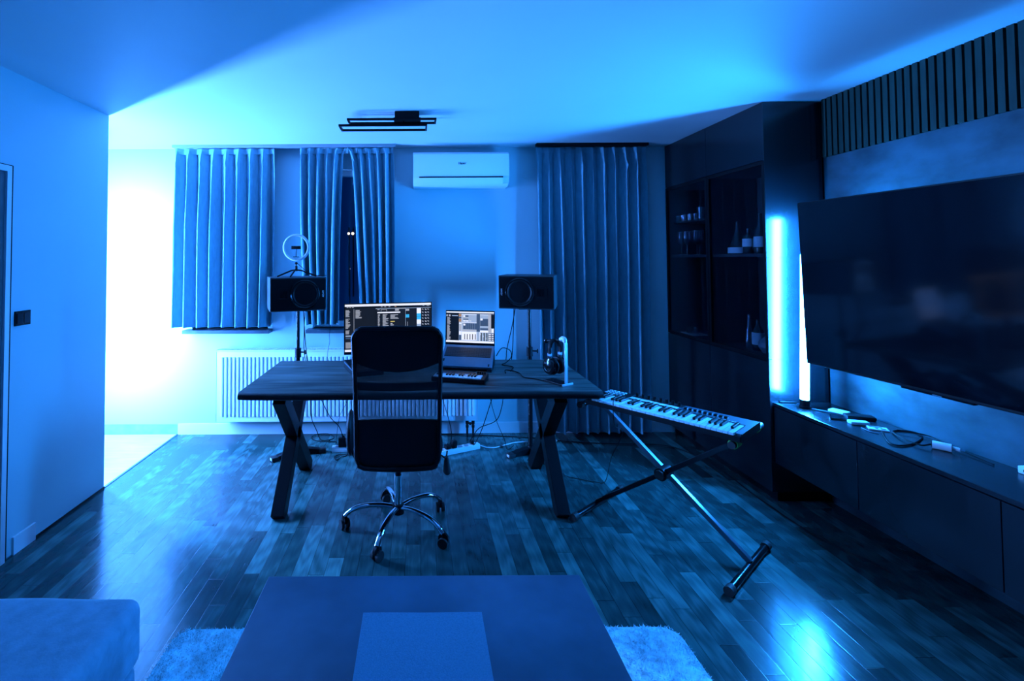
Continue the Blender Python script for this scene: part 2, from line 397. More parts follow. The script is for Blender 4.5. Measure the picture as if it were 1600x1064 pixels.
# ================================================================ LED TUBES (the room's lamps)
def led_tube(loc, L, r, mat, label, z0=.0, back=None):
    t = thing('led_tube_lamp', label, 'lamp', loc)
    if back is None: MB().cyl((0, 0, z0), (0, 0, z0 + L), r, seg=20).build('tube', mat, t)
    else:                                                        # frosted front, opaque channel at the back
        arc = lambda a0, a1, rr_, n=14: [(rr_ * math.cos(R(a0 + (a1 - a0) * k / n)), rr_ * math.sin(R(a0 + (a1 - a0) * k / n))) for k in range(n + 1)]
        MB().prism(arc(back, 360 - back, r), z0, z0 + L, axis='z').build('tube', mat, t)
        MB().prism(arc(-back + 4, back - 4, r * 1.12) + [(r * .86 * math.cos(R(back - 4)), r * .86 * math.sin(R(back - 4)))] + arc(back - 4, -back + 4, r * .80)[1:-1] + [(r * .86 * math.cos(R(back - 4)), -r * .86 * math.sin(R(back - 4)))], z0, z0 + L, axis='z').build('back_channel', 'blackp', t)
    MB().cyl((0, 0, 0), (0, 0, .012), r * 1.25, seg=24).cyl((0, 0, .012), (0, 0, z0), r * 1.05, seg=20).build('base', 'blackp', t)
    MB().cyl((0, 0, z0 + L), (0, 0, z0 + L + .03), r * 1.05, seg=20).build('end_cap', 'blackp', t)
    return t
lt = led_tube((2.284, 2.838, .6065), 1.09, .022, 'tube_r', 'glowing LED light tube standing on the low bench behind the television edge', .05, back=60)
lt.rotation_euler = (0, R(1.7), 0)
led_tube((-2.56, 3.50, .0025), 1.72, .028, 'tube_l', 'glowing LED light tube standing on the tiles behind the left wall', .38)

# ================================================================ CURTAINS
def curtain(name, label, xt0, xt1, xb0, xb1, z0, z1, n, seed, e0=1.0, e1=1.0, amp=.066, Y=4.02):
    rnd = random.Random(seed); ph = [rnd.uniform(-.5, .5) for _ in range(n + 3)]; am = [rnd.uniform(.7, 1.25) for _ in range(n + 3)]; tw = [rnd.uniform(-.8, .8) for _ in range(n + 3)]
    def fn(u, v):
        d = min(1.0, max(0.0, 1 - v))                                                # 0 at the top
        a = xt0 + (xb0 - xt0) * d ** e0; b_ = xt1 + (xb1 - xt1) * d ** e1
        s = u * n; i = int(min(s, n - 1e-6)); f = s - i
        def lerp(A): return A[i] * (1 - f) + A[i + 1] * f
        hd = min(1, d / .05); grow = .45 + .55 * min(1, d * 2.2)
        p = 2 * math.pi * s + lerp(ph) * d * 1.6 + .5
        w = math.sin(p + .55 * math.sin(p))
        y = Y - amp * lerp(am) * math.sin(p) * (.35 + .65 * hd) * grow
        x = a + (b_ - a) * u + .0155 * math.sin(2 * p) * min(1, .25 + d * 6) * (.5 + .5 * grow) + lerp(tw) * .012 * math.sin(d * 3.0)
        z = z0 + (z1 - z0) * v + .004 * math.sin(p) * (1 - v)
        return (x, y, z)
    t = thing(name, label, 'curtain', ((xt0 + xt1) / 2, Y, z0), group=None)
    o = MB().grid(fn, n * 24, 46, thick=.0025).build('curtain_fabric', 'curtain', t); o.location = (-(xt0 + xt1) / 2, -Y, -z0)
    def hf(u, v):
        q = fn(u, 1.0); return (q[0], q[1] - .0045, z1 - .045 * (1 - v) - .004)
    o = MB().grid(hf, n * 18, 2, thick=.002).build('heading_tape', 'curtain', t); o.location = (-(xt0 + xt1) / 2, -Y, -z0)
    return t
curtain('curtain', 'short grey pleated curtain left of the ring light, beside the bright passage wall', -2.075, -1.235, -2.085, -1.245, .935, 2.452, 8, 3)
curtain('curtain', 'short grey curtain behind the left speaker, left of the dark window gap', -1.012, -.625, -.945, -.690, .955, 2.452, 5, 5, e1=.35, amp=.066)
curtain('curtain', 'narrow grey curtain between dark window gap and the plain wall by the air conditioner', -.618, -.222, -.490, -.228, .955, 2.452, 5, 9, e0=.4, amp=.066)
curtain('curtain', 'floor-length grey pleated curtain beside the dark display cabinet', 1.000, 1.940, 1.005, 1.925, .035, 2.452, 10, 12, amp=.058, Y=4.035)
for (a, c, lb) in ((-2.09, -.20, 'slim white curtain rail on the ceiling above the two short window curtains'), (1.0, 1.95, 'slim dark curtain rail above the floor-length curtain')):
    tag(MB().box((a, 3.985, 2.457), (c, 4.04, CEIL), bev=.002).build('curtain_rail', 'greyp' if a < 0 else 'blackp'), lb, 'curtain rail')

# ================================================================ RADIATOR
t = thing('radiator', 'wide white ribbed panel radiator under the windows behind the desk', 'radiator', (-.615, 4.04, .145))
b = MB(); Wd = 1.095; b.box((-Wd, -.032, 0), (Wd, -.014, .588), bev=.003)
x = -Wd + .035
while x < Wd - .03:
    b.prism([(x, -.032), (x + .007, -.040), (x + .019, -.040), (x + .026, -.032)], .045, .540, axis='z'); x += .0335
b.box((-Wd, .045, .01), (Wd, .06, .57))
b.build('panel', 'radw', t)
b = MB()
for i in range(110):
    x = -Wd + .01 + i * .0198; b.box((x, -.03, .588), (x + .009, .055, .597))
b.box((-Wd, -.034, .584), (Wd, -.024, .599)).box((-Wd, .05, .584), (Wd, .06, .599))
b.build('top_grille', 'radw', t, smooth=False)
for s in (-1, 1): MB().box((s * Wd, -.034, .003), (s * (Wd + .004), .06, .597)).build('side_cover', 'radw', t, smooth=False)
for px in (1.012, 1.062):
    MB().cyl((px, .0, -.143), (px, .0, -.01), .009).cyl((px, 0, -.035), (px, 0, -.002), .015, seg=6).cyl((px, 0, -.065), (px, 0, -.045), .013).build('pipe', 'blackm', t)
MB().cyl((1.012, 0, -.03), (1.062, 0, -.03), .008).sphere((1.037, -.01, -.03), .013).build('valve', 'blackm', t)
for s in (-1, 1): MB().box((s * .87, .06, .1), (s * .9, .098, .5)).build('wall_bracket', 'radw', t, smooth=False)

# ================================================================ AIR CONDITIONER
t = thing('air_conditioner', 'white wall-mounted air conditioner between the curtains', 'air conditioner', (.353, WB, 2.115))
prof = [(0, .0), (0, .283), (-.175, .283), (-.205, .262), (-.214, .20), (-.212, .09), (-.200, .05), (-.165, .012), (-.12, 0)]
MB().prism(prof, -.387, .387, axis='x').build('body', 'whitep', t)
for s in (-1, 1):
    MB().prism([(p[0] * 1.0, p[1]) for p in prof], s * .387, s * .400, axis='x').build('side_panel', 'whitep', t)
MB().box((-.350, -.2135, .062), (.350, -.200, .072)).build('air_slot', 'blackp', t, smooth=False)
MB().prism([(-.2135, .062), (-.206, .060), (-.175, .015), (-.187, .012)], -.350, .350, axis='x').build('louver', 'whitep', t, smooth=False)
text_obj('logo', 'Haier', .030, 'blackp', t, Matrix.Translation((.010, -.2145, .183)) @ FACE_Y)

# ================================================================ CEILING LIGHT
t = thing('ceiling_light', 'black ceiling light of two offset rectangular frames', 'ceiling light', (-.2, 3.15, CEIL))
MB().box((.043, -.05, -.045), (.205, .05, 0), bev=.003).box((.035, -.055, -.050), (.215, .055, -.045)).build('canopy', 'blackm', t, smooth=False)
def frame(x0, x1, y0, y1, z, w=.010, h=.014):
    f = MB().box((x0, y0, z), (x1, y0 + w, z + h)).box((x0, y1 - w, z), (x1, y1, z + h)).box((x0, y0 + w, z), (x0 + w, y1 - w, z + h)).box((x1 - w, y0 + w, z), (x1, y1 - w, z + h))
    return f
f = frame(-.272, .318, -.055, .05, -.062, w=.012).build('frame', 'blackm', t, smooth=False)
f = frame(-.337, .258, 0.0, .135, -.086, w=.012).build('frame', 'blackm', t, smooth=False)
MB().box((.04, .005, -.074), (.212, .02, -.062)).cyl((.10, .01, -.086), (.10, .01, -.045), .004).cyl((.10, -.045, -.062), (.10, -.045, -.045), .004).build('suspension_bar', 'blackm', t, smooth=False)
tag(MB().cyl((.944, WB, 2.245), (.944, WB - .008, 2.245), .042, seg=32).build('junction_cover', 'paint'), 'small round white cover plate on the wall right of the air conditioner', 'cover plate')

# ================================================================ DISPLAY CABINET
CX = 2.16
t = thing('display_cabinet', 'tall dark display cabinet with smoked glass doors along the right wall', 'cabinet', (2.16, 2.95, 0))
def L3(lo, hi): return (lo[0] - 2.16, lo[1] - 2.95, lo[2]), (hi[0] - 2.16, hi[1] - 2.95, hi[2])
def cb(b, lo, hi, **k): a, c = L3(lo, hi); return b.box(a, c, **k)
Y0, YM, Y1 = 2.95, 3.545, 4.135; XB = 2.535
b = MB()
for za, zb in ((.06, .868), (.872, 1.497), (1.501, CEIL - .002)):
    cb(b, (2.162, Y0, za), (XB, Y0 + .02, zb), bev=.0012)
cb(b, (2.162, Y0 + .001, .866), (XB, Y0 + .018, .874)); cb(b, (2.162, Y0 + .001, 1.495), (XB, Y0 + .018, 1.503))
b.build('side_panel', 'cab', t, smooth=False)
b = MB()
cb(b, (2.182, Y1 - .02, .06), (XB, Y1, CEIL - .002)); cb(b, (XB - .01, Y0, .06), (XB, Y1, CEIL - .002)); cb(b, (2.184, YM - .01, .06), (XB, YM + .01, CEIL - .004))
for z in (.06, .87, 1.525, 2.11, CEIL - .02): cb(b, (2.19, Y0 + .02, z - .02 if z > .1 else z), (XB - .01, Y1 - .02, z if z > .1 else .08))
cb(b, (2.22, YM + .01, 1.795), (XB - .01, Y1 - .02, 1.807))
b.build('carcass', 'cabin', t, smooth=False)
b = MB(); cb(b, (2.20, Y0 + .01, 0), (XB, Y1, .06)); b.build('plinth', 'blackp', t, smooth=False)
for (ya, yb) in ((Y0 + .001, YM - .0015), (YM + .0015, Y1)):
    b = MB(); cb(b, (2.16, ya, 2.112), (2.18, yb, CEIL - .003), bev=.001); b.build('upper_door', 'cab', t, smooth=False)
    b = MB(); cb(b, (2.16, ya, .06), (2.18, yb, .852), bev=.001); b.build('lower_door', 'cab', t, smooth=False)
    b = MB(); w = .022
    cb(b, (2.16, ya, .856), (2.18, yb, .856 + w)); cb(b, (2.16, ya, 2.108 - w), (2.18, yb, 2.108)); cb(b, (2.16, ya, .856 + w), (2.18, ya + w, 2.108 - w)); cb(b, (2.16, yb - w, .856 + w), (2.18, yb, 2.108 - w))
    gd = b.build('glass_door', 'blackm', t, smooth=False)
    b = MB(); cb(b, (2.167, ya + w, .856 + w), (2.172, yb - w, 2.108 - w)); b.build('pane', 'smoke', gd, smooth=False)

# ---- things inside the cabinet
def lathe_thing(name, cat, label, loc, prof, mat, group=None, seg=20, extra=()):
    t = thing(name, label, cat, loc, 0, group)
    for i, (nm, pr, mt) in enumerate([('glass_body' if mat == 'clearg' else 'bottle_body', prof, mat)] + list(extra)):
        MB().lathe(pr, seg).build(nm, mt, t)
    return t
ords = ['far left', 'second from the left', 'third from the left', 'third from the right', 'second from the right', 'far right']
for i, y in enumerate((4.075, 4.025, 3.98, 3.93, 3.885, 3.84)):
    tag(MB().lathe([(0, 0), (.017, 0), (.021, .055), (.019, .055), (.015, .008), (0, .008)], 16).build('shot_glass', 'clearg', loc=(2.235 + .012 * (i % 2), y, 1.8072)),
        'small clear shot glass on the small upper shelf, %s of the row' % ords[i], 'glass', 'shot glasses on the small cabinet shelf')
tag(MB().lathe([(0, 0), (.03, 0), (.036, .095), (.034, .095), (.028, .012), (0, .012)], 20).build('tumbler', 'clearg', loc=(2.25, 3.765, 1.8072)), 'tall clear tumbler right of the row of shot glasses', 'glass')
wg = [(0, 0), (.033, 0), (.033, .003), (.004, .008), (.0035, .075), (.015, .085), (.036, .115), (.040, .140), (.033, .195), (.031, .195), (.038, .140), (.034, .117), (.013, .088), (0, .086)]
for i, (x, y) in enumerate(((2.235, 4.03), (2.23, 3.94), (2.29, 3.87), (2.23, 3.80))):
    tag(MB().lathe(wg, 20).build('wine_glass', 'clearg', loc=(x, y, 1.5255)), 'stemmed wine glass below the shot glasses, %s of four' % ['leftmost', 'second from left', 'second from right', 'rightmost'][i], 'wine glass', 'wine glasses in the cabinet')
def band(r, z0, z1): return [(r, z0), (r + .0012, z0), (r + .0012, z1), (r, z1)]
lathe_thing('decanter', 'decanter', 'conical glass decanter with a pale band round its foot in the cabinet', (2.29, 3.40, 1.5255), [(0, 0), (.062, 0), (.062, .05), (.05, .08), (.018, .17), (.012, .22), (.016, .235), (0, .235)], 'bottle', extra=[('paper_band', band(.0625, .006, .048), 'paper')])
lathe_thing('bottle', 'bottle', 'small dark bottle with a plain white label beside the decanter', (2.29, 3.29, 1.5255), [(0, 0), (.034, 0), (.036, .01), (.036, .10), (.030, .125), (.013, .145), (.013, .175), (0, .175)], 'bottle', extra=[('paper_label', band(.0363, .05, .105), 'paper')])
lathe_thing('bottle', 'bottle', 'tall dark wine bottle with a printed label nearest the cabinet edge', (2.29, 3.175, 1.5255), [(0, 0), (.036, 0), (.038, .01), (.038, .14), (.030, .17), (.014, .20), (.014, .27), (0, .27)], 'bottle', extra=[('paper_label', band(.0383, .045, .115), 'paper')])
lathe_thing('bottle', 'bottle', 'slim clear bottle on the lower glass shelf, left of the labelled one', (2.30, 3.32, .8705), [(0, 0), (.028, 0), (.028, .11), (.012, .15), (.010, .23), (0, .23)], 'clearg')
lathe_thing('bottle', 'bottle', 'dark bottle with a narrow pale label on the lower glass shelf', (2.30, 3.235, .8705), [(0, 0), (.032, 0), (.034, .13), (.013, .17), (.012, .21), (0, .21)], 'bottle', extra=[('paper_label', band(.0345, .04, .12), 'paper')])
lathe_thing('jug', 'jug', 'round glazed jug with tall neck at the lower corner of the cabinet', (2.30, 3.13, .8705), [(0, 0), (.038, 0), (.062, .04), (.058, .075), (.022, .11), (.016, .20), (.020, .215), (0, .215)], 'greyp')
tag(MB().box((2.205, 3.84, .8705), (2.33, 4.02, .878)).build('paper_pad', 'paper', smooth=False), 'white flat pad on the cabinet floor under the glass dish', 'pad')
tag(MB().lathe([(0, 0), (.045, 0), (.050, .045), (.046, .045), (.042, .006), (0, .006)], 24).build('glass_dish', 'clearg', loc=(2.265, 3.95, .8782)), 'low clear glass dish on the white pad in the cabinet', 'dish')

# ================================================================ LOW BENCH
t = thing('low_media_bench', 'long dark wall-hung media bench under the television', 'media bench', (2.18, 2.945, .24))
BY = 2.945
MB().box((0.0, -4.0, .345), (.335, 0, .365), bev=.0015).build('worktop', 'bench', t, smooth=False)
MB().box((.020, -4.0, 0.0), (.335, 0, .344)).build('carcass', 'bench', t, smooth=False)
y = 0.0
for i, wd in enumerate((.552, .586, .586, .586, .586)):
    MB().box((0.0, y - wd + .002, 0), (.018, y - .002, .340), bev=.001).build('door', 'bench', t, smooth=False); y -= wd

# ================================================================ TELEVISION
u = Vector((.075, -.932, 0)).normalized(); w0 = Vector((-.034, .02, .92)).normalized(); nrm = u.cross(w0).normalized(); w = nrm.cross(u).normalized()
tm = Matrix((u, nrm, w)).transposed().to_4x4(); tm.translation = Vector((2.247, 2.772, .884))
t = thing('television', 'very large black flat television tilted over the low bench', 'television', matrix=tm)
if nrm.x > 0: sgn = 1
else: sgn = -1
MB().box((0, sgn * .002, 0), (1.66, sgn * .072, .935), bev=.004).build('casing', 'blackp', t, smooth=False)
MB().box((.007, -sgn * .0005, .014), (1.653, sgn * .003, .928)).build('screen', 'tvscr', t, smooth=False)
MB().box((.50, sgn * .002, -.008), (.78, sgn * .022, .001), bev=.003).build('sensor_bar', 'blackg', t, smooth=False)
MB().box((.63, sgn * .001, -.005), (.665, sgn * .0025, -.001)).build('logo', 'alu', t, smooth=False)
MB().box((.62, sgn * .072, .30), (1.04, sgn * .085, .64)).build('mount_plate', 'blackm', t, smooth=False)
inv = tm.inverted()
for z in (1.25, 1.45):
    p0 = inv @ Vector((2.34, 1.95, z)); p1 = inv @ Vector((2.519, 2.0, z)); MB().beam(p0, p1, .04, .02).build('mount_arm', 'blackm', t, smooth=False)

# ================================================================ THINGS ON THE BENCH
BZ = .6055
def flat(name, label, cat, c, rz, size, mat, bev=.003, parts=()):
    t = thing(name, label, cat, (c[0], c[1], BZ), R(rz))
    MB().box((-size[0] / 2, -size[1] / 2, 0), (size[0] / 2, size[1] / 2, size[2]), bev=bev).build('body', mat, t)
    for nm, lo, hi, mt in parts: MB().box(lo, hi, bev=.0008).build(nm, mt, t, smooth=False)
    return t
t = thing('pen', 'slim black pen lying by the cabinet side on the bench', 'pen', (2.262, 2.938, BZ + .0052), R(-10))
MB().cyl((-.045, 0, 0), (.045, 0, 0), .005).build('barrel', 'blackp', t); MB().cyl((.045, 0, 0), (.06, 0, 0), .005, .001).build('tip', 'chrome', t); MB().box((-.04, -.001, .005), (-.01, .001, .007)).build('clip', 'chrome', t)
flat('folded_stand', 'thin dark folded metal holder beside the foot of the light tube', 'holder', (2.335, 2.765, 0), 40, (.012, .11, .008), 'alu')
flat('power_bank', 'small white rounded power bank near the light tube', 'power bank', (2.405, 2.745, 0), 25, (.055, .085, .016), 'whitep', .006)
flat('mobile_phone', 'black phone lying face up, nearest the white round box', 'phone', (2.345, 2.640, 0), 62, (.072, .145, .010), 'phone', .003, [('screen', (-.033, -.069, .0098), (.033, .069, .0106), 'tvscr')])
t = flat('sunglasses_case', 'black case behind the phone on the bench', 'case', (2.425, 2.640, 0), 70, (.06, .13, .022), 'blackp', .009, [('zip', (-.028, -.064, .010), (.0305, .064, .012), 'alu')])
flat('earbud_case', 'white oval earbud case in front of the phone', 'earbud case', (2.345, 2.560, 0), 75, (.045, .085, .018), 'whitep', .008, [('lid', (-.0228, -.03, .011), (.0228, .03, .0115), 'greyp')])
t = flat('printed_card', 'pale printed card with dark blocks beside the cable loop', 'card', (2.375, 2.485, 0), 60, (.055, .08, .006), 'paper', .001)
for q in ((-.018, -.03, .0, -.01), (-.018, .0, .0, .012), (.006, -.02, .02, .03)):
    MB().box((q[0], q[1], .0058), (q[2], q[3], .0064)).build('print', 'blackp', t, smooth=False)
tag(MB().tube([(2.305, 2.50, BZ + .003), (2.30, 2.45, BZ + .003), (2.318, 2.42, BZ + .003)], .0025).build('paper_clip', 'alu'), 'short bright bent wire in front of the printed card', 'wire')
t = thing('adapter_plug', 'white cylindrical plug adapter at the end of the black cable', 'plug', (2.412, 2.215, BZ + .018), R(-52))
MB().cyl((-.03, 0, 0), (.03, 0, 0), .018, seg=20).build('body', 'whitep', t); MB().cyl((.03, 0, 0), (.055, 0, 0), .010, .008).build('collar', 'whitep', t); MB().cyl((-.034, 0, 0), (-.03, 0, 0), .013).build('socket', 'blackp', t)
for i in (-1, 1): MB().cyl((.055, i * .004, 0), (.07, i * .004, 0), .002).build('pin', 'alu', t)
tag(MB().tube([(2.357, 2.443, BZ + .004), (2.246, 2.292, BZ + .004), (2.275, 2.26, BZ + .004), (2.367, 2.291, BZ + .004), (2.485, 2.371, BZ + .004), (2.50, 2.441, BZ + .004), (2.412, 2.443, BZ + .004), (2.355, 2.339, BZ + .010), (2.347, 2.25, BZ + .010), (2.385, 2.240, BZ + .018)], .0038).build('charging_cable', 'cable'), 'black cable lying in loops on the bench', 'cable')
tag(MB().tube([(2.43, 2.44, BZ + .012), (2.50, 2.37, BZ + .012), (2.49, 2.30, BZ + .012), (2.475, 2.227, BZ + .008), (2.45, 2.05, BZ + .004)], .0032).build('charging_cable', 'cable'), 'thin black cable running along the wall side of the bench', 'cable')
t = thing('sensor_box', 'small white box at the right edge of the picture on the bench', 'box', (2.49, 1.955, BZ))
MB().box((-.02, -.03, 0), (.02, .03, .03), bev=.004).build('body', 'whitep', t); MB().box((-.021, -.01, .01), (-.0195, .01, .02)).build('lens', 'blackp', t)

# ================================================================ DESK
t = thing('desk', 'long dark stained wooden desk on black crossed steel legs', 'desk', (0, 3.11, 0))
dp = []
rnd = random.Random(4)
def desk_fn():
    b = bmesh.new(); nx = 60; top = []
    xs = [-1.03 + 2.065 * i / nx for i in range(nx + 1)]
    prof = [(0, .0), (.004, .018), (.016, .032), (.030, .041)]
    rows = []
    for i, x in enumerate(xs):
        wob = .004 * math.sin(x * 3.1) + .0025 * math.sin(x * 11)
        e = .010 * (abs(i - nx / 2) / (nx / 2)) ** 30
        yf = -.43 + wob + e; yb = .455 + .004 * math.sin(x * 2.3 + 1)
        r = [(x, yf + p, z) for p, z in ((.012, .709), (.002, .716), (0.0, .728), (.005, .740), (.016, .748), (.03, .750))] + [(x, yb - p, z) for p, z in ((.02, .750), (.004, .746), (0, .728), (.010, .709))]
        rows.append([b.verts.new(q) for q in r])
    n = len(rows[0])
    for a, c in zip(rows, rows[1:]):
        for k in range(n):
            fc = b.faces.new((a[k], c[k], c[(k + 1) % n], a[(k + 1) % n])); fc.material_index = 1 if k in (0, 1, 2, 3, 9) else 0
    b.faces.new(rows[0]); b.faces.new(rows[-1][::-1])
    bmesh.ops.recalc_face_normals(b, faces=b.faces)
    return b
m_ = MB(); m_.bm.free(); m_.bm = desk_fn(); m_.build('tabletop', ['desk', 'deskedge'], t)
for sx in (-1, 1):
    X = sx * .825
    MB().beam((X, -.32 + .03, .69), (X, .375, .0), .088, .075, up=(1, 0, 0), bev=.003).build('leg', 'blackm', t, smooth=False)
    MB().beam((X, .30, .69), (X, -.32, 0), .088, .075, up=(1, 0, 0), bev=.003).build('leg', 'blackm', t, smooth=False)
    MB().box((X - .06, -.36, .700), (X + .06, .36, .709)).build('mounting_plate', 'blackm', t, smooth=False)

# ================================================================ SPEAKERS, STANDS, RING LIGHT
def speaker(loc, rz, mirror, label):
    t = thing('studio_monitor_speaker', label, 'speaker', loc, rz)
    W, D, H = .205, .17, .252
    b = MB(); b.box((-W, -D, 0), (W, D, H), bev=.006); b.build('cabinet', 'vinyl', t, smooth=False)
    MB().prism([(-W + .012, .010), (W - .012, .010), (W - .006, .02), (W - .006, H - .02), (W - .012, H - .01), (-W + .012, H - .01), (-W + .006, H - .02), (-W + .006, .02)], -D - .004, -D + .001, axis='y').build('front_baffle', 'blackm', t, smooth=False)
    fm = Matrix.Translation((mirror * .045, -D - .004, H / 2 - .001)) @ Matrix.Rotation(R(90), 4, 'X')
    wf = MB().lathe([(.108, -.002), (.110, .003), (.102, .006), (.098, .004), (.092, .002)], 48, mat=fm).build('woofer_ring', 'blackg', t)
    MB().lathe([(.094, .002), (.088, .006), (.080, .001), (.034, -.024), (.033, -.022)], 48, mat=fm).build('woofer_cone', 'blackp', wf)
    MB().lathe([(.034, -.023), (.028, -.014), (.015, -.008), (0, -.006)], 32, mat=fm).build('dust_cap', 'blackg', wf)
    cx = -mirror * .108
    tw = MB().prism([(cx - .042, H / 2 - .036), (cx - .030, H / 2 - .046), (cx + .030, H / 2 - .046), (cx + .042, H / 2 - .036), (cx + .042, H / 2 + .034), (cx + .030, H / 2 + .044), (cx - .030, H / 2 + .044), (cx - .042, H / 2 + .034)], -D - .008, -D - .003, axis='y').build('tweeter_waveguide', 'blackm', t, smooth=False)
    b = MB()
    for k in range(9): b.box((cx - .026 + k * .006, -D - .0095, H / 2 - .028), (cx - .023 + k * .006, -D - .007, H / 2 + .026))
    b.build('tweeter_ribbon', 'blackg', tw, smooth=False)
    text_obj('logo', 'ADAM', .018, 'ringlogo', t, Matrix.Translation((mirror * .180, -D - .0045, H / 2)) @ FACE_Y @ Matrix.Rotation(R(90 if mirror > 0 else 90), 4, 'Z'))
    return t
M['ringlogo'] = pmat('white_print', (.7, .72, .74), .5)
speaker((-.960, 3.695, 1.1175), R(21), 1, 'black studio speaker lying sideways under the ring light')
speaker((.853, 3.705, 1.122), R(-20), -1, 'black studio speaker lying sideways in front of the long curtain')

def speaker_stand(loc, angs, label, top):
    t = thing('speaker_stand', label, 'speaker stand', loc)
    MB().cyl((0, 0, .035), (0, 0, .80), .0175, seg=20).build('lower_pole', 'steelblk', t)
    MB().cyl((0, 0, .78), (0, 0, top - .006), .0135, seg=20).build('upper_pole', 'steelblk', t)
    k = MB().cyl((0, 0, .745), (0, 0, .815), .024, seg=20).build('clamp_collar', 'blackp', t)
    MB().cyl((0.02, -.005, .785), (.055, -.012, .785), .006).cyl((.055, -.012, .785), (.062, -.013, .785), .017, seg=12).build('clamp_knob', 'rubber', k)
    MB().cyl((0, 0, .015), (0, 0, .06), .035, .024, seg=20).build('hub', 'blackp', t)
    MB().box((-.10, -.11, top - .006), (.10, .11, top), bev=.002).build('top_plate', 'blackm', t, smooth=False)
    for a in angs:
        c, s = math.cos(R(a)), math.sin(R(a)); mt = Matrix.Rotation(R(a), 4, 'Z')
        lg = MB().prism([(.0, .008), (.0, .052), (.08, .045), (.185, .028), (.19, .004)], -.024, .024, axis='y', mat=mt).build('leg', 'blackm', t, smooth=False)
        MB().box((.160, -.028, 0), (.212, .028, .031), mat=mt, bev=.006).build('rubber_foot', 'rubber', lg)
        MB().box((.2115, -.014, .008), (.2135, .014, .025), mat=mt).build('foot_badge', 'ringlogo', lg, smooth=False)
    return t
speaker_stand((-.945, 3.70, 0), (218, 12, 110), 'black pole stand carrying the left speaker', 1.117)
speaker_stand((.853, 3.70, 0), (205, 290, 75), 'black pole stand carrying the right speaker', 1.1215)

t = thing('ring_light', 'small white ring light on a mini tripod atop the left speaker', 'ring light', (-.935, 3.60, 1.3695))
hub = (0, 0, .062)
b = MB(); 
MB().cyl((0, 0, .045), (0, 0, .085), .010, seg=12).build('hub', 'blackp', t)
for e in ((-.135, -.03), (.155, .0), (-.02, -.09)):
    MB().tube([(0, 0, .055), (e[0] * .25, e[1] * .25, .050), (e[0], e[1], .006)], .006, seg=8, smooth=False).build('leg', 'blackp', t)
MB().cyl((0, 0, .085), (0, 0, .115), .004).sphere((0, 0, .105), .011).build('ball_head', 'blackp', t)
ring = MB().tube([(.092 * math.cos(a * math.pi / 16), 0, .225 + .092 * math.sin(a * math.pi / 16)) for a in range(32)], .0115, seg=10, closed=True, smooth=False, flat=.7).build('ring_diffuser', 'ringw', t)
MB().tube([(.100 * math.cos(a * math.pi / 16), .006, .225 + .100 * math.sin(a * math.pi / 16)) for a in range(32)], .004, seg=8, closed=True, smooth=False).build('ring_rim', 'whitep', t)
MB().box((-.035, -.012, .212), (.035, .0, .236), bev=.003).build('phone_clamp', 'blackp', t)
MB().cyl((0, -.006, .150), (.003, -.006, .215), .003).cyl((-.022, -.006, .153), (.022, -.006, .153), .003).build('clamp_rod', 'blackp', t)
tag(MB().tube([(-.925, 3.598, 1.473), (-.851, 3.60, 1.410), (-.79, 3.605, 1.385), (-.74, 3.63, 1.378), (-.735, 3.75, 1.376)], .0022).build('ring_light_cable', 'cable'), 'thin black cable from ring light down onto the left speaker', 'cable')

# ================================================================ DESKTOP DEVICES
DZ = .7502
def screen_rects(parent, w, h, z0, rects, order, name='display'):
    """display lies in the local xz plane, facing -y; rects are (x0,y0,x1,y1,mi,level) with y down from the top, 0..1"""
    b = MB()
    b.box((-w / 2, -.0006, z0), (w / 2, 0, z0 + h), mi=0)
    for x0, y0, x1, y1, mi, lv in rects:
        Yv = -.0008 - .0002 * lv
        a = -w / 2 + x0 * w; c = -w / 2 + x1 * w; d = z0 + h - y1 * h; e = z0 + h - y0 * h
        b.quad((a, Yv, d), (c, Yv, d), (c, Yv, e), (a, Yv, e), mi=mi)
    return b.build(name, order, parent, smooth=False)
order = ['s_dark', 's_white', 's_text', 's_black', 's_grey', 's_slate', 's_cyan', 's_yel', 's_org']
WHT, TXT, BLK, GRY, SLT, CYN, YEL, ORG = range(1, 9)
rnd = random.Random(11)
def text_rows(x0, y0, x1, y1, step, fill, c=TXT, lv=2, gaps=()):
    out = []; y = y0; k = 0
    while y < y1:
        if k not in gaps: out.append((x0, y, x0 + (x1 - x0) * rnd.uniform(fill, 1), y + step * .62, c, lv))
        y += step; k += 1
    return out
# external monitor
mang = math.atan2(.12, .60)
t = thing('computer_monitor', 'thin black computer monitor behind the office chair, screen full of dark panels', 'monitor', (-.214, 3.292, DZ), mang)
mw, mh, mz = .612, .346, .103
MB().box((-mw / 2, .001, mz), (mw / 2, .014, mz + mh), bev=.003).box((-.18, .012, mz + .05), (.18, .035, mz + .25), bev=.01).build('housing', 'blackp', t, smooth=False)
MB().box((-mw / 2, -.0012, mz), (mw / 2, .002, mz + .020)).box((-mw / 2, -.0012, mz + mh - .006), (mw / 2, .002, mz + mh)).box((-mw / 2, -.0012, mz), (-mw / 2 + .006, .002, mz + mh)).box((mw / 2 - .006, -.0012, mz), (mw / 2, .002, mz + mh)).build('bezel', 'blackg', t, smooth=False)
rc = [(0, 0, 1, .045, WHT, 1), (0, .045, 1, .085, BLK, 1), (0, .955, 1, 1, WHT, 1), (.10, .10, .104, .58, TXT, 1), (.345, .085, .35, .95, BLK, 1)]
rc += [(.35, .095, 1, .105, GRY, 1)]
for x in (.02, .05, .08, .41, .45, .50, .57): rc.append((x, .055, x + .02, .068, TXT, 2))
rc.append((.575, .05, .59, .07, ORG, 3)); rc.append((.90, .05, .92, .062, GRY, 2)); rc.append((.95, .055, .98, .066, TXT, 2))
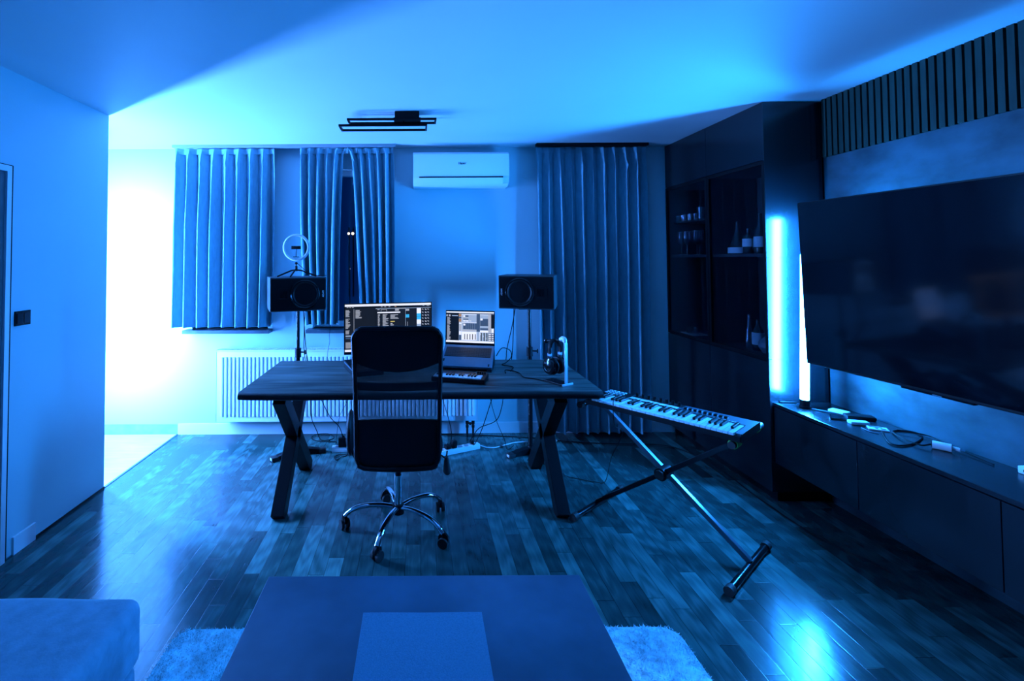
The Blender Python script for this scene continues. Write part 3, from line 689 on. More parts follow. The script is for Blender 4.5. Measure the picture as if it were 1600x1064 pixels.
rc += text_rows(.008, .12, .062, .50, .0165, .5, gaps=(9, 10)) + text_rows(.008, .55, .06, .63, .0165, .7)
rc += text_rows(.12, .12, .19, .29, .0165, .4)
rc += [(.008, .655, .10, .68, GRY, 2), (.008, .70, .10, .73, SLT, 2)] + text_rows(.008, .80, .10, .93, .013, .9)
rc += [(.37, .115, .395, .13, TXT, 2), (.41, .12, .48, .128, TXT, 2), (.41, .12, .414, .165, TXT, 2), (.475, .12, .479, .165, TXT, 2), (.575, .12, .62, .155, TXT, 2), (.575, .10, .70, .112, TXT, 2), (.37, .175, .635, .200, WHT, 2)]
rc += text_rows(.375, .225, .40, .80, .022, .6) + text_rows(.43, .225, .50, .80, .017, .4) + text_rows(.52, .235, .62, .33, .02, .4) + text_rows(.52, .42, .56, .8, .03, .5)
rc += [(.52, .375, .57, .392, YEL, 2), (.70, .12, .74, .16, TXT, 2), (.70, .24, .74, .31, CYN, 2), (.695, .12, .698, .52, GRY, 2), (.695, .40, .699, .9, TXT, 2), (.718, .40, .722, .9, TXT, 2)]
rc += [(.83, .11, .88, .225, WHT, 2), (.83, .225, .88, .36, CYN, 2), (.83, .29, .88, .294, SLT, 3), (.83, .36, .88, .45, WHT, 2), (.83, .45, .88, .9, GRY, 2)]
rc += [(.885, .11, .98, .9, BLK, 1)]
for k in range(12):
    y = .125 + k * .065
    for x in (.89, .925, .955):
        rc.append((x, y, x + .018, y + .012, TXT, 3)); rc.append((x + .006, y + .018, x + .022, y + .026, WHT if x == .925 else YEL if x == .925 else TXT, 3))
screen_rects(t, mw - .012, mh - .026, mz + .020, rc, order)
MB().box((-.03, .030, .008), (.03, .045, mz + .15), bev=.004).build('stand_neck', 'blackp', t, smooth=False)
MB().box((-.10, -.03, 0), (.10, .13, .010), bev=.004).build('stand_foot', 'blackp', t, smooth=False)

# laptop on its riser
lang = R(-14)
t = thing('laptop', 'open silver laptop with a light mixer on screen, raised on a riser', 'laptop', (.358, 3.415, .875), lang)
tilt = R(-24)
mt = Matrix.Rotation(-tilt, 4, 'X')   # slopes down toward -y
b = MB().box((-.178, -.250, -.009), (.178, .0, .009), mat=mt, bev=.004).build('base', 'alu', t, smooth=False)
k = MB()
for r_ in range(6):
    y0 = -.030 - r_ * .0185; nk = 19; wk = .317 / nk
    for i in range(nk):
        if r_ == 5 and 4 <= i <= 8: continue
        x0 = -.1585 + i * wk; k.box((x0 + .001, y0 - .0165, .0088), (x0 + wk - .001, y0, .0105), mat=mt)
k.box((-.1585 + 4 * .317 / 19, -.139, .0088), (-.1585 + 9 * .317 / 19, -.1225, .0105), mat=mt)
k.build('keyboard_keys', 'lapkeys', t, smooth=False)
MB().box((-.160, -.142, .0078), (.160, -.028, .0092), mat=mt).build('keyboard_well', 'blackp', t, smooth=False)
MB().box((-.075, -.235, .0085), (.045, -.155, .0094), mat=mt).build('touchpad', 'alu', t, smooth=False)
MB().box((-.165, -.200, .009), (-.150, -.170, .0096), mat=mt).build('sticker', 'blackp', t, smooth=False)
MB().box((.150, -.240, .009), (.160, -.215, .0096), mat=mt).build('badge', 'blackp', t, smooth=False)
lm = Matrix.Translation((0, .004, .006)) @ Matrix.Rotation(R(-7), 4, 'X')
MB().box((-.178, .0, .0), (.178, .007, .247), mat=lm, bev=.003).build('lid', 'alu', t, smooth=False)
MB().box((-.178, -.002, .0), (.178, .001, .247), mat=lm, bev=.001).build('bezel', 'blackg', t, smooth=False)
rc = [(0, 0, 1, .04, WHT, 1), (0, .94, 1, 1, WHT, 1), (0, .07, .27, .94, BLK, 1), (.27, .06, 1, .94, GRY, 1)]
rc += text_rows(.02, .19, .10, .93, .022, .6, gaps=(10,)) + [(.0, .10, .03, .16, TXT, 2), (.05, .10, .09, .16, TXT, 2), (.12, .12, .25, .15, GRY, 2)]
rc += [(.265, .07, .32, .16, ORG, 2), (.265, .17, .32, .22, SLT, 2), (.265, .23, .32, .33, ORG, 2), (.275, .36, .32, .40, WHT, 2), (.275, .42, .32, .62, TXT, 2), (.275, .64, .32, .75, WHT, 2), (.275, .76, .32, .92, SLT, 2)]
rc += [(.33, .09, .335, .93, WHT, 2), (.33, .09, .64, .10, WHT, 2), (.36, .12, .47, .165, SLT, 2), (.36, .12, .40, .17, WHT, 3), (.36, .19, .47, .21, TXT, 3), (.36, .23, .47, .26, SLT, 2), (.36, .28, .41, .32, WHT, 2), (.42, .28, .47, .32, WHT, 2), (.48, .29, .53, .31, WHT, 2), (.34, .345, .64, .36, WHT, 2)]
rc += [(.36, .375, .64, .57, SLT, 2), (.365, .39, .405, .45, WHT, 3)] + [(.42 + i * .045, .375, .423 + i * .045, .57, GRY, 3) for i in range(5)]
rc += [(.335, .58, .64, .63, TXT, 2), (.335, .645, .64, .92, WHT, 2)] + [(.385 + i * .055, .72, .402 + i * .055, .90, BLK, 3) for i in range(5)]
rc += [(.64, .07, .71, .64, SLT, 2), (.64, .64, .70, .93, GRY, 2), (.70, .64, .708, .93, WHT, 2)]
rc += [(.71, .09, .88, .10, WHT, 2), (.715, .22, .88, .45, SLT, 2), (.72, .21, .765, .27, WHT, 3), (.715, .52, .88, .58, SLT, 2), (.715, .60, .88, .66, WHT, 2)] + [(.73 + i * .057, .67, .75 + i * .057, .93, BLK, 3) for i in range(3)] + [(.72 + i * .057, .68 + .07 * i, .728 + i * .057, .74 + .07 * i, WHT, 3) for i in range(3)]
rc += [(.88, .06, .94, .66, TXT, 2), (.94, .07, 1, .52, BLK, 2), (.95, .54, .99, .66, WHT, 3), (.88, .68, 1, .93, SLT, 2)] + [(.89, .70 + i * .06, .935, .73 + i * .06, WHT, 3) for i in range(4)] + [(.95, .70 + i * .06, .99, .725 + i * .06, WHT, 3) for i in range(4)]
o = screen_rects(t, .346, .220, .018, rc, order); o.matrix_local = lm @ Matrix.Translation((0, -.0018, 0))
# riser
t = thing('laptop_riser', 'black sloped riser carrying the laptop', 'laptop stand', (.358, 3.415, DZ), lang)
for s in (-1, 1):
    MB().prism([(.035, 0), (.030, .100), (.0, .112), (-.225, .012), (-.235, 0)], s * .150 - .006 * s, s * .176, axis='x').build('side_plate', 'blackp', t, smooth=False)
MB().prism([(.030, .005), (.028, .100), (.0, .110), (-.06, .083), (-.05, .005)], -.145, .145, axis='x').build('cross_panel', 'blackp', t, smooth=False)

# small keyboard controller
pk = thing('mini_keyboard_controller', 'small black controller with short white keys and pads before the laptop', 'keyboard controller', (.070, 2.925, DZ), R(-16.5))
MB().box((0, 0, .004), (.325, .185, .030), bev=.004).build('body', 'blackp', pk, smooth=False)
for i in range(15): MB().box((.010 + i * .0195, .006, .028), (.0285 + i * .0195, .092, .036), bev=.001).build('white_key', 'keyw', pk, smooth=False)
for i in range(14):
    if i % 7 in (2, 6): continue
    MB().box((.0235 + i * .0195, .040, .034), (.0345 + i * .0195, .092, .043), bev=.001).build('black_key', 'keyb', pk, smooth=False)
for i in range(8): MB().box((.030 + i * .027, .105, .029), (.054 + i * .027, .130, .034), bev=.001).build('pad', 'kbtop', pk, smooth=False)
for i in range(4): MB().cyl((.262 + i * .015, .15, .029), (.262 + i * .015, .15, .044), .006, seg=12).build('knob', 'keyb', pk)

# audio interface
t = thing('audio_interface', 'low black audio interface with bright edge left of the chair back', 'audio interface', (-.424, 3.04, DZ), R(20))
MB().prism([(0, .0), (0, .030), (.02, .040), (.30, .052), (.315, .046), (.315, 0)], 0, .20, axis='x').build('body', 'blackp', t, smooth=False)
MB().box((-.001, .0, .032), (.003, .30, .040), bev=.001).build('edge_trim', 'alu', t, smooth=False)
for i in range(4): MB().cyl((.035 + i * .042, .10, .044), (.035 + i * .042, .10, .062), .010, seg=14).build('knob', 'blackg', t)
MB().cyl((.04, .20, .048), (.04, .20, .066), .006, seg=12).build('jack', 'gold', t)
MB().tube([(.04, .20, .066), (.045, .21, .078), (.075, .235, .082), (.10, .28, .062), (.10, .33, .02)], .004).build('jack_cable', 'cable', t)

# headphones and their stand
ht = thing('headphone_stand', 'silver upright headphone stand at the right end of the desk', 'headphone stand', (.858, 2.842, DZ), R(31))
MB().box((-.042, -.024, 0), (.042, .125, .009), bev=.003).build('base_plate', 'blackm', ht, smooth=False)
MB().box((-.045, -.030, 0), (.045, -.024, .012), bev=.001).build('base_edge', 'postalu', ht, smooth=False)
MB().box((-.010, -.020, .010), (.006, -.012, .255), bev=.002).box((.008, -.020, .010), (.011, .0, .245)).build('post', 'postalu', ht, smooth=False)
MB().box((-.010, -.0195, .205), (-.004, -.0175, .211)).box((-.010, -.0195, .222), (-.004, -.0175, .228)).build('screw_hole', 'blackp', ht, smooth=False)
MB().tube([(0, -.010, .250), (0, -.008, .266), (0, .006, .272), (0, .022, .262)], .013, seg=12).build('arm_cap', 'whitep', ht)
MB().cyl((0, .015, .262), (0, .135, .240), .009, seg=12).build('arm', 'blackm', ht)
MB().sphere((0, .140, .240), .016).build('arm_end', 'blackg', ht)
hp = thing('headphones', 'black over-ear headphones hanging on the silver stand', 'headphones', (.858 - .515 * .070, 2.842 + .857 * .070, DZ + .012), R(31))
pts = []
for a in range(0, 19):
    th = math.pi * a / 18; pts.append((.046 * math.cos(th) * (1 + .10 * math.sin(th)), 0, .185 + .060 * math.sin(th)))
pts = [(.040, 0, .100), (.045, 0, .145)] + pts + [(-.045, 0, .145), (-.040, 0, .100)]
MB().tube(pts, .013, seg=10, smooth=False, flat=.45).build('headband', 'leather', hp)
MB().tube([(p[0] * .88, 0, p[2] - .005) for p in pts[4:-4]], .014, seg=10, smooth=False, flat=.5).build('headband_pad', 'leather', hp)
for s in (-1, 1):
    c = MB().lathe([(0, .0), (.030, .0), (.046, .006), (.050, .016), (.048, .026), (.0, .026)], 28, mat=Matrix.Translation((s * .062, 0, .088)) @ Matrix.Rotation(R(-90 * s), 4, 'Y')).build('ear_cup', 'blackg', hp)
    MB().tube([(s * .0635, .028 * math.cos(a * math.pi / 12), .088 + .028 * math.sin(a * math.pi / 12)) for a in range(12, 25)], .0016, seg=6, smooth=False).build('trim_ring', 'chrome', c)
    MB().lathe([(.028, .026), (.050, .026), (.053, .036), (.048, .048), (.028, .050)], 28, mat=Matrix.Translation((s * .062, 0, .088)) @ Matrix.Rotation(R(-90 * s), 4, 'Y')).build('ear_pad', 'leather', c)
    y_ = MB().box((s * .034, -.012, .115), (s * .050, .012, .150), bev=.003).build('yoke', 'blackp', hp, smooth=False)
    MB().box((s * .0375, -.0125, .150), (s * .051, .0125, .164), bev=.001).build('size_slider', 'alu', hp, smooth=False)

# ================================================================ OFFICE CHAIR
ch = thing('office_chair', 'black high-back office chair with mesh back and chrome star base', 'office chair', (-.125, 2.69, 0))
CY = -.29   # plane of the back, chair-local
def back_y(x, z):        # shape of the back: hollow across, lumbar curve up
    return CY + .03 * (1 - (abs(x) / .22) ** 2) * -1 + .035 * math.sin((z - .47) * 4.4) - .02
def halfw(z):
    if z > 1.10: return .222 - .05 * ((z - 1.10) / .06) ** 2.2 
    if z < .52: return .206 - .035 * ((.52 - z) / .05) ** 2
    return .206 + .016 * (z - .52) / .58
zt, zb_ = 1.160, .470
cx0 = .012
loop = []
for i in range(41): z = zb_ + .02 + (zt - .04 - zb_ - .02) * i / 40; loop.append((halfw(z), z))
top = [(halfw(zt - .02) * (1 - k / 8) * 1.0, zt - .005 + .006 * (1 - abs(1 - k / 8)) - (.012 if k == 0 else 0)) for k in range(0, 9)]
bot = [(halfw(zb_ + .02) * (1 - k / 8) * .98, zb_ + (.008 if k == 0 else 0)) for k in range(0, 9)]
right = bot[::-1] + loop + top
full = [(x, z) for x, z in right] + [(-x, z) for x, z in right[::-1]][1:-1]
MB().tube([(x + cx0, back_y(x, z), z) for x, z in full], .0115, seg=8, smooth=False, closed=True).build('back_frame', 'blackp', ch)
def sheet(z0f, z1f, th, off=0.0, nu=26, nv=14):
    def fn(u_, v):
        s = u_ * 2 - 1; z = z0f(s) + (z1f(s) - z0f(s)) * v; hw = halfw(min(max(z, zb_ + .02), zt - .015)); x = s * hw
        return (x + cx0, back_y(x, z) + off, z)
    return MB().grid(fn, nu, nv, thick=th)
sheet(lambda s: .935 + .045 * s * s * (1 if s else 1), lambda s: zt - .003, .022, .006).build('headrest_panel', 'leather', ch)
sheet(lambda s: .690, lambda s: .985, .0015, .008).build('mesh_panel', 'mesh', ch)
sheet(lambda s: zb_ + .004, lambda s: .700 - .012 * s * s, .020, .006).build('lower_panel', 'leather', ch)
sheet(lambda s: .835, lambda s: .875, .012, .022, nv=4).build('back_crossbar', 'blackp', ch)
b = MB()
def seatfn(u_, v):
    x = (u_ * 2 - 1); y = (v * 2 - 1)
    return (cx0 - .01 + .245 * x * (1 - .08 * y ** 4), .0 + .235 * y * (1 - .06 * x ** 4) - .015, .535 - .035 * (abs(x) ** 3.2) - .02 * max(0, y) ** 4)
MB().grid(seatfn, 20, 20, thick=.06).build('seat_cushion', 'leather', ch)
MB().sphere((-.238, -.19, .60), 1, seg=20, scale=(.022, .09, .115)).build('side_bolster', 'leather', ch)
MB().box((-.10, -.13, .43), (.10, .14, .47), bev=.01).build('seat_mechanism', 'blackm', ch)
b = MB().beam((0, -.12, .45), (0, -.30, .46), .07, .012).beam((0, -.305, .45), (0, -.285, .62), .07, .012, up=(0, 1, 0)); b.build('back_bracket', 'blackm', ch)
MB().tube([(.10, -.05, .455), (.22, -.12, .455), (.255, -.20, .470), (.262, -.245, .52)], .004).build('height_lever', 'blackm', ch)
MB().cyl((.261, -.245, .42), (.258, -.245, .492), .021, .010, seg=12).sphere((.261, -.245, .420), .019).build('tension_grip', 'rubber', ch)
MB().cyl((0, 0, .13), (0, 0, .295), .022, seg=24).build('gas_column', 'chrome', ch)
MB().cyl((0, 0, .29), (0, 0, .435), .017, .020, seg=20).build('piston', 'blackm', ch)
MB().cyl((0, 0, .085), (0, 0, .135), .034, .032, seg=24).build('star_hub', 'blackp', ch)
for k in range(5):
    a = R(180 + 72 * k); mt = Matrix.Rotation(a, 4, 'Z')
    prof = [(.02, .118), (.10, .128), (.20, .122), (.265, .098), (.298, .068)]
    b2 = MB()
    P = [mt @ Vector((p[0], 0, p[1])) for p in prof]
    lg = b2.tube(P, .0155, seg=12, flat=.8).build('base_leg', 'chrome', ch)
    cz = mt @ Vector((.30, 0, 0)); sw = Matrix.Translation(cz) @ Matrix.Rotation(a + R(30 + 40 * k), 4, 'Z')
    c = MB().cyl(cz + Vector((0, 0, .040)), cz + Vector((0, 0, .075)), .012, seg=12).cyl(sw @ Vector((-.008, 0, .048)), sw @ Vector((.008, 0, .048)), .026, seg=18).build('caster_hood', 'blackp', lg)
    MB().cyl(sw @ Vector((-.024, 0, .026)), sw @ Vector((-.008, 0, .026)), .026, seg=20).cyl(sw @ Vector((.008, 0, .026)), sw @ Vector((.024, 0, .026)), .026, seg=20).build('caster_wheel', 'rubber', lg)

# ================================================================ KEYBOARD STAND AND KEYBOARD
ang = R(-50.9)
st = thing('keyboard_stand', 'black folding X keyboard stand on the parquet right of the desk', 'keyboard stand', (1.326, 2.613, 0), ang)
MB().cyl((-.39, -.262, .021), (-.39, .262, .021), .0165, seg=20).build('foot_bar', 'steelblk', st)
MB().cyl((.39, -.262, .021), (.39, .262, .021), .0165, seg=20).build('foot_bar', 'steelblk', st)
for fx in (-.39, .39):
    for s in (-1, 1): MB().cyl((fx, s * .235, .0215), (fx, s * .272, .0215), .0215, seg=20).build('foot_cap', 'rubber', st)
MB().cyl((-.39, -.175, .643), (-.39, .175, .643), .0145, seg=20).build('top_bar', 'steelblk', st)
tb = MB().cyl((.39, -.185, .643), (.39, .19, .643), .0145, seg=20).build('top_bar', 'steelblk', st)
MB().cyl((.39, .160, .643), (.39, .215, .643), .0158, seg=20).build('bar_end_sleeve', 'alu', tb)
MB().cyl((.39, .132, .643), (.39, .160, .643), .0185, seg=20).build('tape_band', 'green', tb)
MB().cyl((.39, -.178, .643), (.39, -.125, .643), .0215, seg=20).build('tape_band', 'green', tb)
for s in (-1, 1): MB().cyl((-.39, s * .16, .643), (-.39, s * .19, .643), .018, seg=16).build('bar_cap', 'rubber', st)
MB().cyl((.39, -.198, .643), (.39, -.178, .643), .0170, seg=16).build('bar_cap', 'rubber', st)
MB().beam((-.39, -.02, .035), (.39, -.02, .632), .024, .024, up=(0, 1, 0), bev=.003).build('cross_arm', 'steelblk', st, smooth=False)
MB().beam((.39, .02, .035), (-.39, .02, .632), .026, .026, up=(0, 1, 0), bev=.003).build('cross_arm', 'litst', st, smooth=False)
cl = MB().cyl((0, -.045, .333), (0, .045, .333), .033, seg=24).build('clutch', 'blackp', st)
MB().cyl((0, -.060, .333), (0, -.045, .333), .026, seg=8).build('clutch_knob', 'rubber', cl)

kb = thing('keyboard_controller', 'pale keyboard controller with knobs and piano keys on the X stand', 'keyboard', (.960, 2.756, .6600), R(-50.6))
KL, KD = .772, .262
MB().box((0, 0, .003), (KL, KD, .032), bev=.004).box((.03, .03, 0), (KL - .03, KD - .03, .01)).box((0, -.007, .004), (KL - .004, .004, .030), bev=.002).build('lower_case', 'blackp', kb, smooth=False)  # last box: black lip added over the key fronts to shade them
MB().box((.012, .150, .031), (KL - .002, KD - .002, .041), bev=.002).box((KL - .028, .004, .031), (KL - .002, .152, .041), bev=.002).box((.004, .004, .031), (.030, .152, .038), bev=.002).build('top_panel', 'kbtop', kb, smooth=False)
MB().box((KL - .003, .0, .003), (KL + .001, KD, .0425), bev=.001).build('end_cheek', 'blackp', kb, smooth=False)
MB().box((.012, .142, .030), (KL - .030, .153, .0435)).build('key_slip', 'blackp', kb, smooth=False)
kx0 = .034; pitch = (KL - .030 - kx0) / 30
for i in range(30): MB().box((kx0 + i * pitch + .0012, -.004, .022), (kx0 + (i + 1) * pitch - .0012, .142, .042), bev=.0015).build('white_key', 'keyw', kb, smooth=False)
for i in range(29):
    if i % 7 in (2, 6): continue
    xc = kx0 + (i + 1) * pitch; MB().box((xc - .0062, .050, .040), (xc + .0062, .142, .0525), bev=.002).build('black_key', 'keyb', kb, smooth=False)
# pads cluster, display strip, knobs, faders
MB().box((.012, .155, .0405), (.165, KD - .006, .0425)).build('control_panel', 'blackp', kb, smooth=False)
for r_ in range(3):
    for i in range(5):
        MB().box((.020 + i * .022, .168 + r_ * .028, .042), (.034 + i * .022, .180 + r_ * .028, .0465), bev=.001).build('button', 'keyw', kb, smooth=False)
MB().box((.170, .165, .0405), (.425, .198, .0430), bev=.001).build('label_strip', 'keyw', kb, smooth=False)
MB().box((.170, .202, .0400), (.440, KD - .006, .0422)).build('knob_panel', 'blackp', kb, smooth=False)
for i in range(8): MB().cyl((.188 + i * .0325, .226, .042), (.188 + i * .0325, .226, .062), .0085, .0075, seg=14).build('knob', 'keyb', kb)
for i in range(9): MB().box((.452 + i * .0235, .190, .041), (.467 + i * .0235, .212, .0495), bev=.0015).build('drum_pad', 'keyb', kb, smooth=False)
b = MB()
for i in range(16):
    if i in (6, 12): continue
    b.box((.655 - .055 + i * .0062, .166, .0408), (.655 - .055 + i * .0062 + .004, .166 + (.007 if i % 3 else .009), .0414))
b.build('printed_marks', 'ringlogo', kb, smooth=False)
tag(MB().tube([(1.182, 2.775, .7045), (1.120, 2.690, .735), (1.075, 2.640, .730), (1.050, 2.600, .700), (1.052, 2.590, .60), (1.15, 2.75, .52)] + [(1.258, 2.95, .45), (1.232, 2.97, .36), (1.194, 3.0, .25), (1.20, 3.12, .05), (1.161, 3.214, .006), (1.076, 3.252, .006), (.988, 3.32, .006), (.93, 3.53, .006), (.79, 3.56, .006)], .0022).build('usb_cable', 'cable'), 'thin black cable falling from the keyboard and curling on the floor', 'cable')

# ================================================================ CABLES, POWER STRIPS
def cable(label, pts, r=.0032, mat='cable', name='cable'):
    return tag(MB().tube(pts, r).build(name, mat), label, 'cable')
cable('black headphone cable running across the desk to the laptop', [(.812, 2.915, .765), (.79, 2.89, .754), (.715, 2.962, .7535), (.654, 3.011, .7535), (.651, 3.112, .7535), (.615, 3.184, .7535), (.575, 3.203, .7535), (.560, 3.12, .7535)], .003)
cable('looped black cable behind the right side of the laptop', [(.552, 3.44, .80), (.60, 3.47, .85), (.66, 3.48, .83), (.665, 3.47, .785), (.62, 3.42, .757), (.58, 3.36, .754), (.64, 3.30, .754), (.63, 3.24, .754), (.60, 3.16, .757)], .003)
cable('black cable from the right speaker down to its desk end, left strand', [(.737, 3.66, 1.118), (.711, 3.66, .98), (.67, 3.66, .809), (.655, 3.66, .70), (.579, 3.7, .481), (.488, 3.7, .212), (.437, 3.7, .099), (.42, 3.72, .060), (.41, 3.73, .055)])
cable('black cable from the right speaker, right strand bending to the wall', [(.727, 3.66, 1.12), (.72, 3.66, .931), (.703, 3.66, .72), (.662, 3.75, .467), (.641, 3.75, .338), (.595, 3.75, .233), (.469, 3.75, .179), (.418, 3.75, .12), (.385, 3.735, .075)])
cable('thin black cable crossing behind the desk toward the right stand', [(.52, 3.60, .715), (.542, 3.72, .451), (.59, 3.72, .253), (.653, 3.72, .101), (.68, 3.74, .01), (.75, 3.84, .008)], .0022)
cable('thin black cable hanging beside the right edge of the chair back', [(.15, 3.60, .715), (.172, 3.8, .431), (.227, 3.8, .229), (.251, 3.82, .10), (.24, 3.86, .01)], .0026)
cable('black cable hanging from the left speaker beside its pole', [(-.895, 3.66, 1.12), (-.88, 3.66, .89), (-.862, 3.66, .70), (-.872, 3.8, .436), (-.866, 3.8, .259), (-.821, 3.8, .143), (-.80, 3.86, .05), (-.766, 3.967, .006), (-.723, 4.023, .006), (-.781, 4.105, .006), (-.888, 4.10, .006), (-.912, 4.025, .006), (-.854, 3.954, .006), (-.69, 3.93, .006)])
cable('second black cable from the left speaker slanting to the power strip', [(-.880, 3.66, 1.118), (-.89, 3.665, .939), (-.879, 3.67, .72), (-.795, 3.75, .45), (-.71, 3.75, .275), (-.634, 3.75, .19), (-.60, 3.74, .10)])
cable('hair-thin dark cable hanging from the window sill to the desk', [(-.754, 4.03, .96), (-.745, 3.93, .88), (-.738, 3.9, .83), (-.717, 3.75, .70), (-.564, 3.72, .457), (-.624, 3.72, .284), (-.649, 3.73, .137), (-.66, 3.80, .01)], .0018)
cable('black cable ending in a small floor loop left of the chair', [(-.575, 3.60, .70), (-.576, 3.7, .463), (-.566, 3.7, .242), (-.557, 3.685, .095), (-.56, 3.66, .01), (-.6, 3.63, .006), (-.624, 3.576, .006), (-.649, 3.634, .006), (-.618, 3.672, .006), (-.52, 3.665, .006), (-.42, 3.66, .006)])
cable('long black cable along the floor below the back wall to the cabinet', [(.13, 4.09, .006), (.238, 4.08, .006), (.564, 4.05, .006), (.95, 3.99, .006), (1.249, 3.90, .006), (1.589, 3.86, .006), (1.95, 3.82, .006), (2.08, 3.62, .006), (2.12, 3.35, .006), (2.10, 3.0, .006), (2.12, 2.6, .006), (2.22, 2.3, .006)], .004)
cable('white cable winding from the power strip round the right stand', [(.478, 3.79, .025), (.53, 3.80, .006), (.60, 3.80, .006), (.70, 3.86, .006), (.80, 3.905, .006), (.956, 3.902, .006), (1.05, 3.90, .006), (1.12, 3.93, .006), (1.10, 3.97, .006), (1.0, 4.02, .006)], .0042, 'cablew')
def power_strip(loc, rz, n, label, plugs):
    t = thing('power_strip', label, 'power strip', loc, rz)
    Ln = .055 * n + .05
    MB().box((0, -.027, 0), (Ln, .027, .040), bev=.007).build('housing', 'whitep', t)
    for i in range(n):
        MB().lathe([(.020, .040), (.020, .0415), (.017, .0415), (.016, .0405), (0, .0405)], 20, mat=Matrix.Translation((.045 + i * .055, 0, 0))).build('socket', 'greyp', t)
    return t
power_strip((.02, 3.60, 0), R(25), 8, 'long white power strip on the floor right of the chair', ())
power_strip((-.69, 3.745, 0), R(4), 4, 'white power strip on the floor left of the chair', ())
def plug(c, rz, label, s=(.03, .05, .045)):
    t = thing('power_plug', label, 'plug', c, R(rz), 'black plugs and adapters in the power strips')
    MB().box((-s[0], -s[1] / 2, 0), (s[0], s[1] / 2, s[2]), bev=.006).build('body', 'blackp', t)
    MB().cyl((0, 0, s[2]), (0, 0, s[2] + .014), .007, .004, seg=10).build('strain_relief', 'rubber', t)
def on_strip(i, x0=.02, y0=3.60, a=25): r_ = .045 + .055 * i; return (x0 + r_ * math.cos(R(a)), y0 + r_ * math.sin(R(a)), .0416)
plug(on_strip(3), 25, 'black plug in the long power strip nearest the chair back', (.022, .042, .03))
plug(on_strip(4), 25, 'tall black adapter in the long power strip', (.020, .045, .055))
plug(on_strip(7), 25, 'small black plug at the far end of the long power strip', (.013, .026, .03))
plug((-.60, 3.748, .0416), 4, 'bulky black adapter in the left power strip', (.038, .05, .07))
plug((-.525, 3.752, .0416), 4, 'narrow black plug beside the bulky adapter on the left strip', (.014, .03, .05))

# ================================================================ COFFEE TABLE, RUNNER, RUG, SOFA
t = thing('coffee_table', 'low dark stone-look coffee table in the foreground', 'coffee table', (.01, 1.0, .022))
MB().box((-.515, -.60, .402), (.515, .603, .428), bev=.002).build('table_top', 'ctable', t, smooth=False)
for sx in (-1, 1):
    for sy in (-1, 1): MB().box((sx * .44 - .03, sy * .50 - .03, 0), (sx * .44 + .03, sy * .50 + .03, .402), bev=.003).build('leg', 'blackm', t, smooth=False)
tag(MB().grid(lambda u_, v: (-.172 + .352 * u_, .42 + 1.018 * v, .4512 + .0006 * math.sin(u_ * 9) * math.sin(v * 14)), 40, 60, thick=.0016).build('table_runner', 'runner'), 'pale woven runner lying along the coffee table', 'table runner')
rg = thing('rug', 'pale shaggy rug under the coffee table', 'rug', (.024, 1.0, 0))
def rr(hx, y0, y1, r, n=8):
    pts = []
    for cx_, cy_, a0 in ((hx - r, y1 - r, 0), (-hx + r, y1 - r, 90), (-hx + r, y0 + r, 180), (hx - r, y0 + r, 270)):
        for k in range(n + 1): a = R(a0 + 90 * k / n); pts.append((cx_ + r * math.cos(a), cy_ + r * math.sin(a)))
    return pts
MB().prism(rr(1.0, -1.2, .955, .07), .0015, .012, axis='z').build('rug_backing', 'rug', rg, smooth=False)
b = bmesh.new(); rnd = random.Random(2)
for _ in range(52000):
    if rnd.random() < .5: x = rnd.uniform(-1.0, -.42)
    else: x = rnd.uniform(.42, 1.0)
    y = rnd.uniform(-.1, .957)
    if abs(x) > .95 and y > .91 and (abs(x) - .95) ** 2 + (y - .91) ** 2 > .0022: continue
    h = .004 + .005 * rnd.random() + .002 * math.sin(x * 31 + 2 * math.sin(y * 17)); a = rnd.uniform(0, 6.28); w_ = .0022
    lx, ly = rnd.gauss(0, .006), rnd.gauss(0, .006)
    p = Vector((x, y, .011)); d = Vector((math.cos(a) * w_, math.sin(a) * w_, 0))
    b.faces.new((b.verts.new(p - d), b.verts.new(p + d), b.verts.new(p + Vector((lx, ly, h)))))
m_ = MB(); m_.bm.free(); m_.bm = b; o = m_.build('pile', 'rug', rg, smooth=False); o['kind'] = 'stuff'

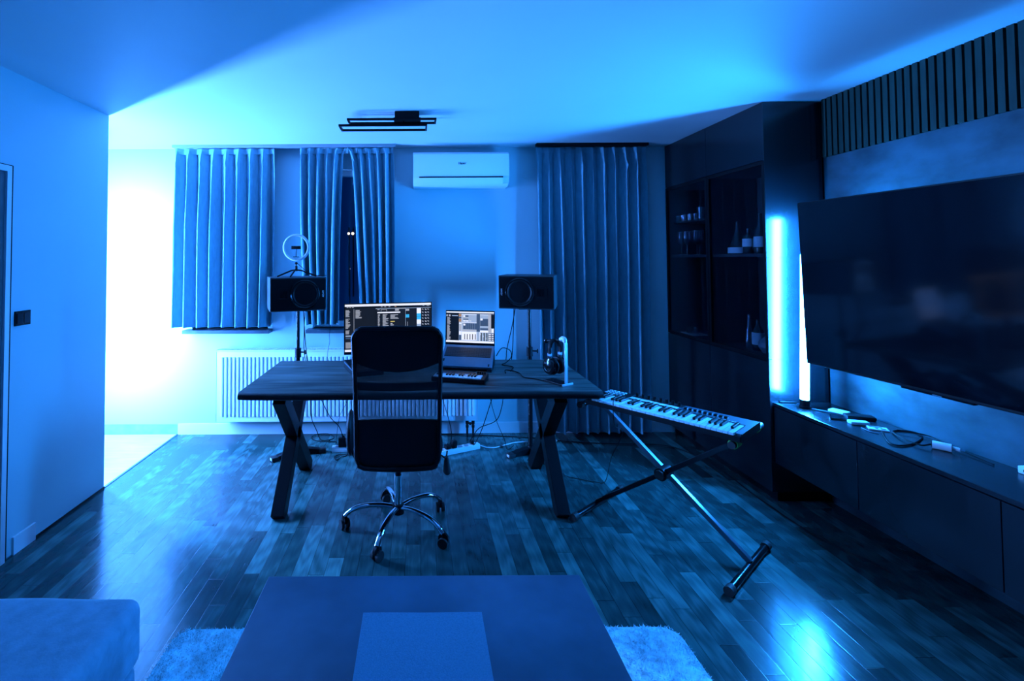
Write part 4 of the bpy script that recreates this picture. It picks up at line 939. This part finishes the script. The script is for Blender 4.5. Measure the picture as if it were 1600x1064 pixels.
t = thing('sofa', 'grey velour sofa chaise end at the lower left', 'sofa', (-1.45, 1.0, 0))
def cushion(lo, hi, r, mat, nm, puff=.012):
    b = bmesh.new(); bmesh.ops.create_cube(b, size=1)
    c = [(lo[i] + hi[i]) / 2 for i in range(3)]; s = [hi[i] - lo[i] for i in range(3)]
    for v in b.verts: v.co = Vector([v.co[i] * s[i] + c[i] for i in range(3)])
    bmesh.ops.bevel(b, geom=list(b.edges), offset=r, segments=5, profile=.5, affect='EDGES')
    bmesh.ops.subdivide_edges(b, edges=[e for e in b.edges if e.calc_length() > .08], cuts=12, use_grid_fill=True)
    for v in b.verts:
        fx = 1 - ((v.co.x - c[0]) / (s[0] / 2)) ** 2; fy = 1 - ((v.co.y - c[1]) / (s[1] / 2)) ** 2
        if v.co.z > c[2]: v.co.z += puff * max(0, fx) * max(0, fy) + .003 * math.sin(v.co.x * 13 + 3 * math.sin(v.co.y * 7))
    m_ = MB(); m_.bm.free(); m_.bm = b; return m_.build(nm, mat, t)
cushion((-.62, -1.2, .24), (.575, .535, .447), .04, 'sofa', 'chaise_cushion')
cushion((-.60, -1.2, .05), (.560, .520, .245), .02, 'sofa', 'base', 0)
for x in (-.5, .48):
    for y in (-1.0, .44): MB().cyl((x, y, 0), (x, y, .06), .02, .025).build('leg', 'blackp', t)
cushion((-.60, -1.45, .05), (.56, -1.19, .85), .05, 'sofa', 'backrest', 0)

# ================================================================ LIGHT SWITCH, NIGHT LIGHTS OUTSIDE
t = thing('light_switch', 'black double light switch on the left wall', 'light switch', (XL, 2.497, 1.203))
MB().box((0, -.048, -.038), (.009, .048, .038), bev=.002).build('plate', 'blackp', t, smooth=False)
for s in (-1, 1): MB().box((.008, s * .022 - .019, -.026), (.012, s * .022 + .019, .026), bev=.001).build('rocker', 'blackg', t, smooth=False)
def street_lamp(x, y, z, r, mat, label):
    t = thing('street_lamp', label, 'street lamp', (x, y, z - 4.0))
    MB().cyl((0, .25, 0), (0, .25, 4.35), .05, seg=10).tube([(0, .25, 4.3), (0, .15, 4.4), (0, 0, 4.0 + r + .06)], .03).build('post', 'blackm', t)
    MB().sphere((0, 0, 4.0), r).build('lamp_globe', mat, t)
street_lamp(-4.47, 30, 3.15, .075, 'street', 'distant warm street lamp outside, left of the pair seen through the curtain gap')
street_lamp(-4.21, 30, 3.15, .085, 'street', 'distant warm street lamp outside, right of the pair seen through the curtain gap')
street_lamp(-6.63, 45, .63, .09, 'street2', 'distant pale street lamp low in the curtain gap')
